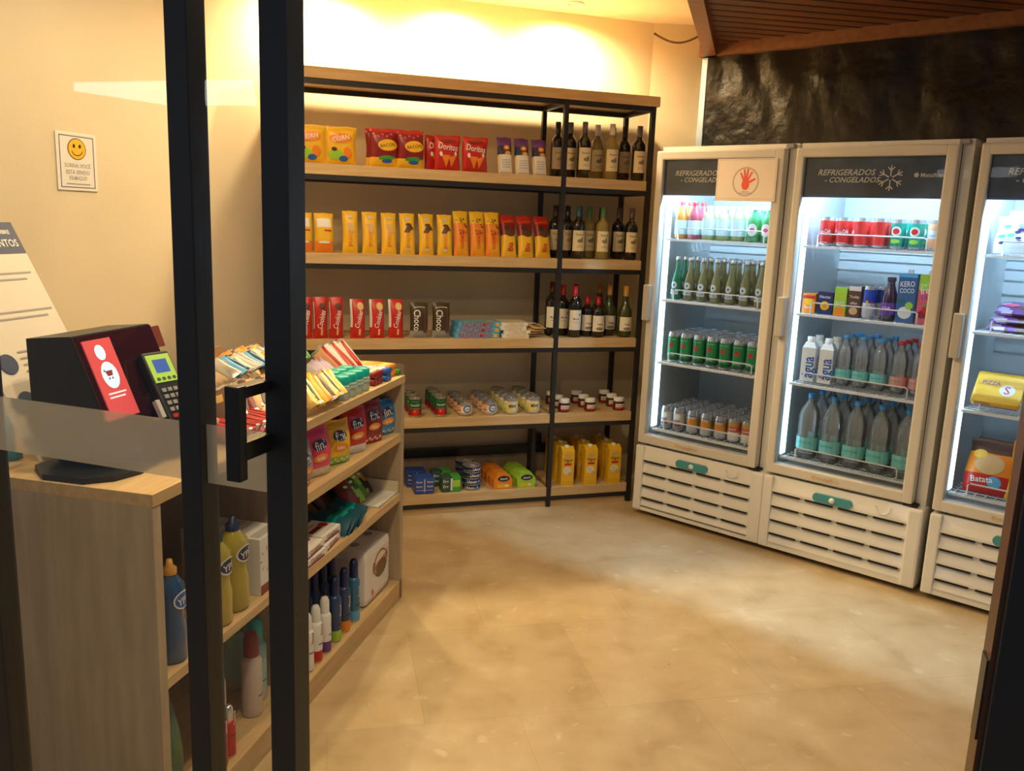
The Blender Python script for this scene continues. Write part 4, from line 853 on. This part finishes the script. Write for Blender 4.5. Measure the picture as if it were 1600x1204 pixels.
def mixrow(cols, cat, grp, a0, n, pitch, b, z, fmt, L=.125, W=.045, T=.014, tilt=.35, lean=1.05, layers=1, word=None, seed=1, db=0):
    """bars side by side, faces up, back ends raised; bars of different wrappers take turns"""
    uniq = []
    for c in cols:
        for m in c:
            if m not in uniq: uniq.append(m)
    ks = []
    for k, m in enumerate(uniq):
        acc = uniq[(k+1) % len(uniq)]; end = silver if k % 2 else m
        def des(u, v, m=m, acc=acc, end=end, k=k): return end if v < .07 or v > .93 else (acc if (k % 3 == 0 and .55 < v < .82 and u > .3) or (k % 3 == 1 and u < .22) else m)
        mb = bag(W, L, T, des, [('t', white if m is not white else red, word or ('Mix', 'Bar', 'Choc', 'Mini')[k % 4], 0, L*.45, L*.45, pi/2, 0, 1.1)], pw=.3, crimp=.07, nx=6, nz=12, seed=seed+k, wob=.6)
        o = obj('sweet_packet' if 'packet' in cat else 'cereal_bar' if 'cereal' in cat else 'chocolate_bar', mb)
        o.data.transform(Matrix.Translation((0, 0, W/2)) @ Matrix.Rotation(pi/2, 4, 'Y') @ Matrix.Rotation(-pi/2, 4, 'X') @ Matrix.Translation((0, 0, -L/2)))
        ks.append(Kind(o, cat, grp))
    for l in range(layers):
        for i in range(n):
            ks[(i+l) % len(ks)].put(CN, a0+pitch*i+.004*l, b+db*i+L/2*cos(tilt)+rn.uniform(-.004, .004), z+L/2*sin(tilt)+.014*l+rn.uniform(-.002, .002), (fmt % ORD[i] if layers == 1 else (fmt % ORD[i])+(', lower layer', ', upper layer')[l]), rx=tilt+rn.uniform(-.05, .05), ry=lean+rn.uniform(-.12, .12), rz=rn.uniform(-.08, .08))
    for k in ks:
        if not k.used: bpy.data.objects.remove(k.root)
mixrow([[red, dred]], 'chocolate bar', 'red bars lying by the counter edge', .985, 10, .021, .030, CT+.004, 'thin red bar by the counter edge'+O2, L=.12, W=.03, T=.012, tilt=.10, lean=.7, layers=2)
mixrow([[white, cream, red]], 'chocolate bar', 'white and red bars', .96, 8, .027, .095, CT+.006, 'white and red bar behind the red ones'+O2, tilt=.30, word='Kinder', seed=4)
mixrow([[brown, gold, tan, dred]], 'chocolate bar', 'brown and gold bars', .755, 13, .026, .150, CT+.004, 'brown and gold bar in the middle row'+O2, L=.155, tilt=.92, lean=.95, seed=8)
mixrow([[sky, silver, lgrey, cream, navy]], 'cereal bar', 'blue and silver bars', .48, 12, .027, .30, CT+.085, 'blue and silver bar in the rear row'+O2, L=.13, tilt=.45, lean=1.0, seed=12)
mixrow([[orange, yellow, gold], [gold, orange, brown, yellow]], 'chocolate bar', 'orange and gold bars', .33, 9, .026, .43, CT+.060, 'orange and gold bar at the rear left'+O2, tilt=.6, seed=15)
mixrow([[grey, brown, silver]], 'chocolate bar', 'dark bars', .70, 5, .027, .100, CT+.006, 'dark silver bar in the middle row'+O2, tilt=.35, seed=17)
mixrow([[yellow, yellow, cream, yellow], [yellow, gold, yellow]], 'chocolate bar', 'yellow bars by the door handle', .84, 6, .026, .035, CT+.006, 'yellow bar by the counter edge'+O2, tilt=.25, seed=19)
# right of the stile
mixrow([[yellow, black, gold, brown, orange]], 'chocolate bar', 'yellow and brown bars at the counter edge', .585, 8, .029, .012, CT+.006, 'yellow and brown bar at the counter edge'+O2, L=.15, W=.045, T=.018, tilt=.72, lean=.85, layers=1, seed=21)
mixrow([[yellow, gold]], 'sweet packet', 'crinkled yellow packets', .50, 8, .028, .165, CT+.015, 'crinkled yellow packet behind the edge bars'+O2, tilt=.25, lean=.8, seed=26)
mixrow([[lilac, lgrey]], 'sweet packet', 'white and lilac packets', .255, 10, .018, .16, CT+.010, 'white and lilac packet'+O2, L=.11, W=.045, T=.014, tilt=.55, lean=.4, seed=28)
mixrow([[white, peach, red, cream]], 'sweet packet', 'red and white packets', .125, 10, .018, .16, CT+.010, 'red and white packet in the raised row'+O2, L=.15, W=.06, T=.015, tilt=.72, lean=.3, seed=30)
mixrow([[green, lime, green], [lime, green, lime]], 'sweet packet', 'green packets at the back', .30, 5, .030, .31, CT+.060, 'bright green packet at the back'+O2, W=.06, T=.02, tilt=.8, lean=.8, seed=33)
mixrow([[orange, yellow, orange], [orange, lime, yellow]], 'sweet packet', 'orange packets at the back', .45, 5, .030, .29, CT+.050, 'orange packet beside the green ones'+O2, W=.06, T=.02, tilt=.8, lean=.8, seed=35)
# display trays that carry the raised rows
trayk = Kind(obj('display_tray', MB().prism([(0, 0), (0, .022), (.004, .022), (.004, .006), (.17, .085), (.17, .13), (.175, .13), (.175, 0)], mat('tray_card', (.42, .26, .10), .6), -.10, .10, 'x')), 'display tray', 'card trays under the counter sweets')
trayk.put(CN, .62, .310, CT, 'card tray under the blue and silver bars', scale=(1.6, .9, 1.0)); trayk.put(CN, .43, .47, CT, 'card tray under the orange and gold bars', scale=(1.2, 1, .9))

# gum pots
gpot = obj('gum_pot', MB().lathe([(.0001, 0), (.026, 0), (.028, .004), (.028, .058), (.0001, .058)], clear('pot_plastic', (.7, .85, .8), .3, .75, (.55, .68, .60)), 16).print_([('t', grey, 'MENTOS', 0, .032, .048, 0, 0, 1.2), ('r', grey, -.03, .03, .044, .048)], cyl(.0283)))
obj('lid', MB().lathe([(.0285, .055), (.0285, .080), (.024, .085), (.0001, .085)], teal, 18), gpot)
K = Kind(gpot, 'gum pot', 'gum pots with teal lids')
for i in range(4):
    for j in range(2): K.put(CN, .350+.060*i, .040+.062*j, CT, 'gum pot with teal lid, %s, %s from the far end' % (ROW[j], ORD[i]))
def tube_(c1, c2, w): 
    return obj('sweet_tube', MB().lathe([(.0001, 0), (.0135, 0), (.0135, .022), (.0135, .13), (.0135, .15), (.0001, .15)], c1, 14, axis='y', ms=[c2, c2, c1, c2, c2]).print_([('t', c2, w, 0, 0, .07, 0)], lambda x, z, e: (z, .075+x, .0136+e) if False else (-z, .075-x, .0136+e)))
def tubes(o, grp, spots, fmt):
    K = Kind(o, 'sweet tube', grp)
    for i, (a, b, zz) in enumerate(spots): K.put(CN, a, b, CT+.0135+zz, fmt % ORD[i])
tubes(tube_(white, blue, 'FRUTAS'), 'white and blue sweet tubes', [(.135+.028*i, .012, .027*j) for j in range(2) for i in range(2)], 'white sweet tube with blue end, %s of four')
tubes(tube_(cream, dred, 'MENTOS'), 'white and dark red sweet tubes', [(.205+.028*i, .020, .027*j) for j in range(2) for i in range(3)], 'white sweet tube with dark red end, %s of six')
tubes(tube_(yellow, orange, 'GOMAS'), 'yellow and orange sweet tubes', [(.045+.028*i, .03, .027*j) for j in range(2) for i in range(3)], 'yellow sweet tube at the far counter corner, %s of six')
Kind(obj('sweet_tube', MB().lathe([(.0001, 0), (.0125, 0), (.0125, .15), (.0001, .15)], green, 14, axis='y')), 'sweet tube').put(CN, .016, .02, CT+.0125, 'green sweet tube against the clear rim of the counter')
# upper shelf of the right bay: hanging-type sweet bags
def fini(col, botc, seed, h=.165, w=.125):
    return obj('sweet_bag', bag(w, h, .05, lambda u, v: botc if v < .22 else col, [('e', navy, 0, h*.66, .032, .020), ('t', white, 'fini', 0, h*.66, .048, .15, 0, 1.1), ('e', orange, .0, h*.40, .034, .014), ('t', white, 'balas', 0, h*.40, .035, 0)]+[('e', white, -.035+.014*i, h*(.10+.04*(i % 2)), .006, .005) for i in range(6)], seed=seed))
z = .732
for col, bc, a, nm, h in ((pink, cream, .685, 'pink', .17), (yellow, lime, .525, 'yellow', .16), (red, white, .375, 'bright red', .175), (dred, red, .215, 'dark red', .17), (mat('bag_blue', (.03, .25, .55), .35), sky, .075, 'blue', .145)):
    K = Kind(fini(col, bc, int(a*100), h), 'sweet bag', 'sweet bags on the upper counter shelf')
    for j, b in enumerate((.060, .130, .200)): K.put(CN, a, b, z, nm+' sweet bag on the upper counter shelf, '+ROW[j], rz=-.42+rn.uniform(-.1, .1), rx=-R(4))
K = Kind(fini(mat('bag_grey', (.35, .32, .36), .35), pink, 33, .15), 'sweet bag'); K.put(CN, .82, .05, z, 'grey and pink sweet bag half hidden by the door stile')
# middle shelf
z = .476
bx_ = obj('plaster_box', MB().box(-.07, .07, -.055, .055, 0, .028, white, .001).print_([('r', dred, -.06, .06, .003, .010), ('t', dred, 'Curativo', 0, .018, .08, 0, 0, .9)], flat(-.055)).print_([('r', dred, -.055, .02, -.01, .01), ('e', red, .04, 0, .018, .018), ('r', grey, -.05, .03, .025, .03)], lambda x, y, e: (x, y, .028+e)))
K = Kind(bx_, 'small carton', 'white and red cartons on the middle counter shelf')
for i, (a, b, k, lab) in enumerate(((.80, .06, 0, 'left, bottom'), (.80, .065, 1, 'left, top'), (.655, .07, 0, 'right, bottom'), (.65, .075, 1, 'right, top'), (.73, .19, 0, 'rear, bottom'), (.73, .19, 1, 'rear, top'))):
    K.put(CN, a, b, z+.0285*k, 'flat white and red carton on the middle counter shelf, '+lab, rz=.05*(i % 3))
barrow(bar(.14, .070, .014, [mat('petrol', (.01, .10, .16), .3), teal, MATS['petrol']], seed=21, name='biscuit_pack'), 'biscuit pack', 'teal biscuit packs on the middle shelf', .42, 6, .030, .075, z+.012, 'thin teal pack on the middle counter shelf'+O2, tilt=R(10), lean=.75)
barrow(bar(.14, .070, .014, [MATS['petrol'], teal, MATS['petrol']], seed=22, name='biscuit_pack'), 'biscuit pack', 'rear teal biscuit packs on the middle shelf', .56, 5, .030, .22, z+.016, 'thin teal pack in the rear of the middle counter shelf'+O2, tilt=R(10), lean=.75)
for i, (a, b, c1_, c2_, nm) in enumerate(((.30, .09, dred, brown, 'dark red'), (.225, .10, lime, dgreen, 'lime green'), (.165, .11, green, lime, 'green'), (.11, .11, black, gold, 'black and gold'), (.07, .15, red, dred, 'red'), (.36, .17, brown, dred, 'brown'), (.20, .20, dgreen, green, 'dark green'))):
    Kind(obj('sweet_bag', bag(.085, .150, .035, lambda u, v: c1_ if (int(v*6)+int(u*2)) % 3 else c2_, [('e', c2_, 0, .09, .025, .02), ('e', white, 0, .09, .012, .006)], seed=40+i)), 'sweet bag').put(CN, a, b, z+.008, nm+' packet leaning on the middle counter shelf', rx=-R(42), rz=-.3+.08*i)
Kind(obj('display_tray', MB().box(-.10, .10, 0, .004, 0, .012, white).box(-.10, .10, 0, .14, 0, .004, white).box(.097, .10, 0, .14, .004, .05, cream)), 'display tray').put(CN, .135, .012, z+.001, 'white card tray at the far end of the middle counter shelf')
# bottom shelf of the right bay
z = .085
mb = MB().box(-.135, .135, -.105, .105, 0, .235, mat('tissue_wrap', (.78, .76, .74), .35), .032)
mb.print_([('e', grey, -.065, -.03, .022, .018), ('e', grey, .065, -.03, .022, .018), ('e', grey, -.065, .05, .022, .018), ('e', grey, .065, .05, .022, .018)], lambda x, y, e: (x, y, .2352+e))
tpk = obj('toilet_paper_pack', mb)
obj('print', MB().print_([('e', dred, .020, .140, .070, .056), ('e', cream, .020, .140, .064, .050), ('e', mat('leaf', (.16, .14, .06), .5), .025, .120, .055, .035), ('t', dred, 'Personal', .015, .150, .150, .12, .15, 1.35), ('e', pink, -.065, .045, .010, .014)], flat(-.1052)), tpk)
K = Kind(tpk, 'toilet paper pack', 'toilet paper packs in the counter'); K.put(CN, .195, .135, z, 'white toilet paper pack with heart print in the counter bottom shelf'); K.put(CN, .205, .33, z, 'white toilet paper pack behind the front one, bottom counter shelf', scale=(1, .5, 1))
def spray(b1, b2, topc, h=.245, r=.0235):
    o = obj('spray_can', MB().lathe([(.0001, 0), (r*.95, 0), (r, .006), (r, .045), (r, .10), (r, h*.66), (r*.72, h*.72), (.0001, h*.72)], None, 18, ms=[grey, silver, b2, b1, b1, b1, b1]).print_([('t', white if b1 is not white else dred, 'Desod', 0, .12, .04, pi/2), ('r', navy, -.015, .015, .068, .071)], cyl(r)))
    obj('cap', MB().lathe([(r*.72, h*.70), (r*.70, h*.93), (r*.45, h), (.0001, h)], topc, 16), o); return o
cc_ = [(white, white, white, 'white', .80), (white, red, white, 'white and red', .735), (white, purple, white, 'white and purple', .665), (mat('spray_navy', (.03, .06, .16), .3), lime, navy, 'navy and green', .582), (MATS['spray_navy'], orange, navy, 'navy and orange', .502), (mat('spray_blue', (.04, .16, .30), .3), sky, navy, 'blue and teal', .415)]
for b1, b2, tc_, nm, a in cc_: Kind(spray(b1, b2, tc_, .205 if b1 is white else .245), 'spray can').put(CN, a, .042, z, nm+' spray can on the bottom counter shelf, front row', rz=rn.uniform(-.2, .2))
K = Kind(spray(MATS['spray_navy'], navy, navy, .27), 'spray can', 'dark spray cans behind')
for i, a in enumerate((.80, .73, .66, .60, .53, .46)):
    for j in range(2): K.put(CN, a, .115+.08*j, z, 'dark navy spray can, %s, %s from the left' % (ROW[j+1], ORD[i]))
# left bay, upper shelf
z = .497
def oil(col, labc_, capc, h=.255, name='detergent_bottle'):
    prof = [(.0001, .004), (.032, 0), (.036, .008), (.036, .09), (.031, .12), (.035, .17), (.034, .20), (.018, .222), (.014, .228), (.014, .24), (.0001, .24)]
    o = obj(name, MB().lathe(prof, col, 18)); obj('label', MB().print_([('e', white, 0, .165, .028, .024), ('e', labc_, 0, .165, .024, .020), ('t', white, 'YPÊ', 0, .165, .036, .1, 0, 1.2)], cyl(.0352)), o)
    obj('cap', MB().lathe([(.017, .228), (.017, .243), (.009, .25), (.007, h+.01), (.0001, h+.01)], capc, 14), o); return o
K = Kind(oil(mat('yellow_detergent', (.42, .34, .04), .12, coat=.5), navy, navy), 'detergent bottle', 'yellow detergent bottles')
K.put(CN, 1.205, .060, z, 'yellow detergent bottle beside the white box in the counter', scale=(1.25, 1.15, 1.03)); K.put(CN, 1.300, .055, z, 'yellow detergent bottle half hidden by the door frame', scale=(1.25, 1.15, 1.03))
K.put(CN, 1.23, .15, z, 'yellow detergent bottle behind the front one', scale=(1.25, 1.15, 1.03))
K = Kind(oil(mat('blue_detergent', (.02, .08, .22), .12, coat=.5), blue, MATS['amber_foil']), 'detergent bottle', 'blue cleaner bottles')
K.put(CN, 1.505, .05, z, 'blue cleaner bottle with amber cap in the counter left bay'); K.put(CN, 1.515, .15, z, 'blue cleaner bottle standing behind the blue one')
Kind(oil(mat('brown_cleaner', (.14, .07, .04), .2, coat=.3), dred, MATS['amber_foil']), 'detergent bottle').put(CN, 1.568, .06, z, 'brownish cleaner bottle against the near end panel', scale=(.72, .72, .95))
bx2 = obj('matchbox_carton', MB().box(-.065, .065, -.13, .13, 0, .175, white, .002).print_([('r', dred, -.065, .065, 0, .03), ('r', teal, -.02, .065, .018, .030), ('t', grey, 'Ö', .012, .105, .045, 0, 0, 1.1)]+[('p', grey, [(-.03+.022*cos(t), .105+.022*sin(t)), (-.03+.038*cos(t-.08), .105+.038*sin(t-.08)), (-.03+.038*cos(t+.08), .105+.038*sin(t+.08))]) for t in [pi*.5, pi*.75, pi, pi*1.25, pi*1.5]], flat(-.13)).print_([('r', lgrey, -.055, .055, -.12+.05*i, -.09+.05*i) for i in range(5)], lambda x, y, e: (x, y, .175+e)))
K = Kind(bx2, 'carton', 'white cartons in the counter'); K.put(CN, 1.055, .155, z, 'white carton with dark red base in the counter'); pass
# left bay, bottom shelf
z = .085
K = Kind(spray(red, red, silver, .155, .020), 'spray can', 'small red cans'); K.put(CN, 1.335, .035, z, 'small red can with silver top, left one'); K.put(CN, 1.285, .040, z, 'small red can with silver top, right one')
K = Kind(spray(mat('ivory_bottle', (.60, .52, .44), .4), MATS['ivory_bottle'], dred, .27, .032), 'lotion bottle', 'ivory lotion bottles')
K.put(CN, 1.080, .085, z, 'ivory lotion bottle with dark red cap on the bottom shelf'); K.put(CN, 1.225, .12, z, 'ivory lotion bottle with dark red cap behind the red cans')
K = Kind(spray(mat('pale_teal', (.35, .60, .60), .4), lgrey, teal, .27, .036), 'lotion bottle', 'teal bottles')
K.put(CN, 1.000, .12, z, 'pale teal bottle on the bottom counter shelf'); K.put(CN, .965, .22, z, 'pale teal bottle behind the door stile')
gb = mat('green_pack', (.06, .13, .08), .5)
K = Kind(obj('sponge_pack', bag(.10, .30, .10, lambda u, v: gb, [('e', dgreen, 0, .18, .03, .04)], seed=61)), 'cleaning pack', 'dark green packs'); K.put(CN, 1.535, .08, z, 'dark green pack on the bottom shelf by the near end panel')

# camera notice on the left wall
sg = MB().box(-.082, .082, -.003, 0, -.10, .10, mat('notice_white', (.80, .76, .70), .4), .001)
def rrect(w, h, t, m):
    return [('r', m, -w, w, h-t, h), ('r', m, -w, w, -h, -h+t), ('r', m, -w, -w+t, -h, h), ('r', m, w-t, w, -h, h)]
smile = [('p', black, [((.021)*cos(t), .045+.021*sin(t)), ((.024)*cos(t), .045+.024*sin(t)), ((.024)*cos(t+.22), .045+.024*sin(t+.22)), ((.021)*cos(t+.22), .045+.021*sin(t+.22))]) for t in [pi+.35+.21*i for i in range(12)]]
sg.print_(rrect(.070, .090, .003, MATS['board_navy'])+[('e', brown, 0, .045, .038, .038)], flat(-.003), .0001)
sg.print_([('e', yellow, 0, .045, .035, .035)], flat(-.0036), .0002).print_([('e', black, -.012, .055, .005, .007), ('e', black, .012, .055, .005, .007)]+smile, flat(-.0040), .00003)
sg.print_([('t', grey, 'SORRIA, VOCÊ', 0, -.012, .105, 0, 0, 1.2), ('t', grey, 'ESTÁ SENDO', 0, -.034, .095, 0, 0, 1.2), ('t', grey, 'FILMADO!', 0, -.056, .070, 0, 0, 1.2), ('r', grey, -.048, .048, -.079, -.075)], flat(-.0032), .0001)
Kind(obj('notice_sign', sg), 'sign').put(CN, .53, 1.062, 1.752, 'white smiley camera notice on the cream left wall', scale=(1.22, 1, 1))
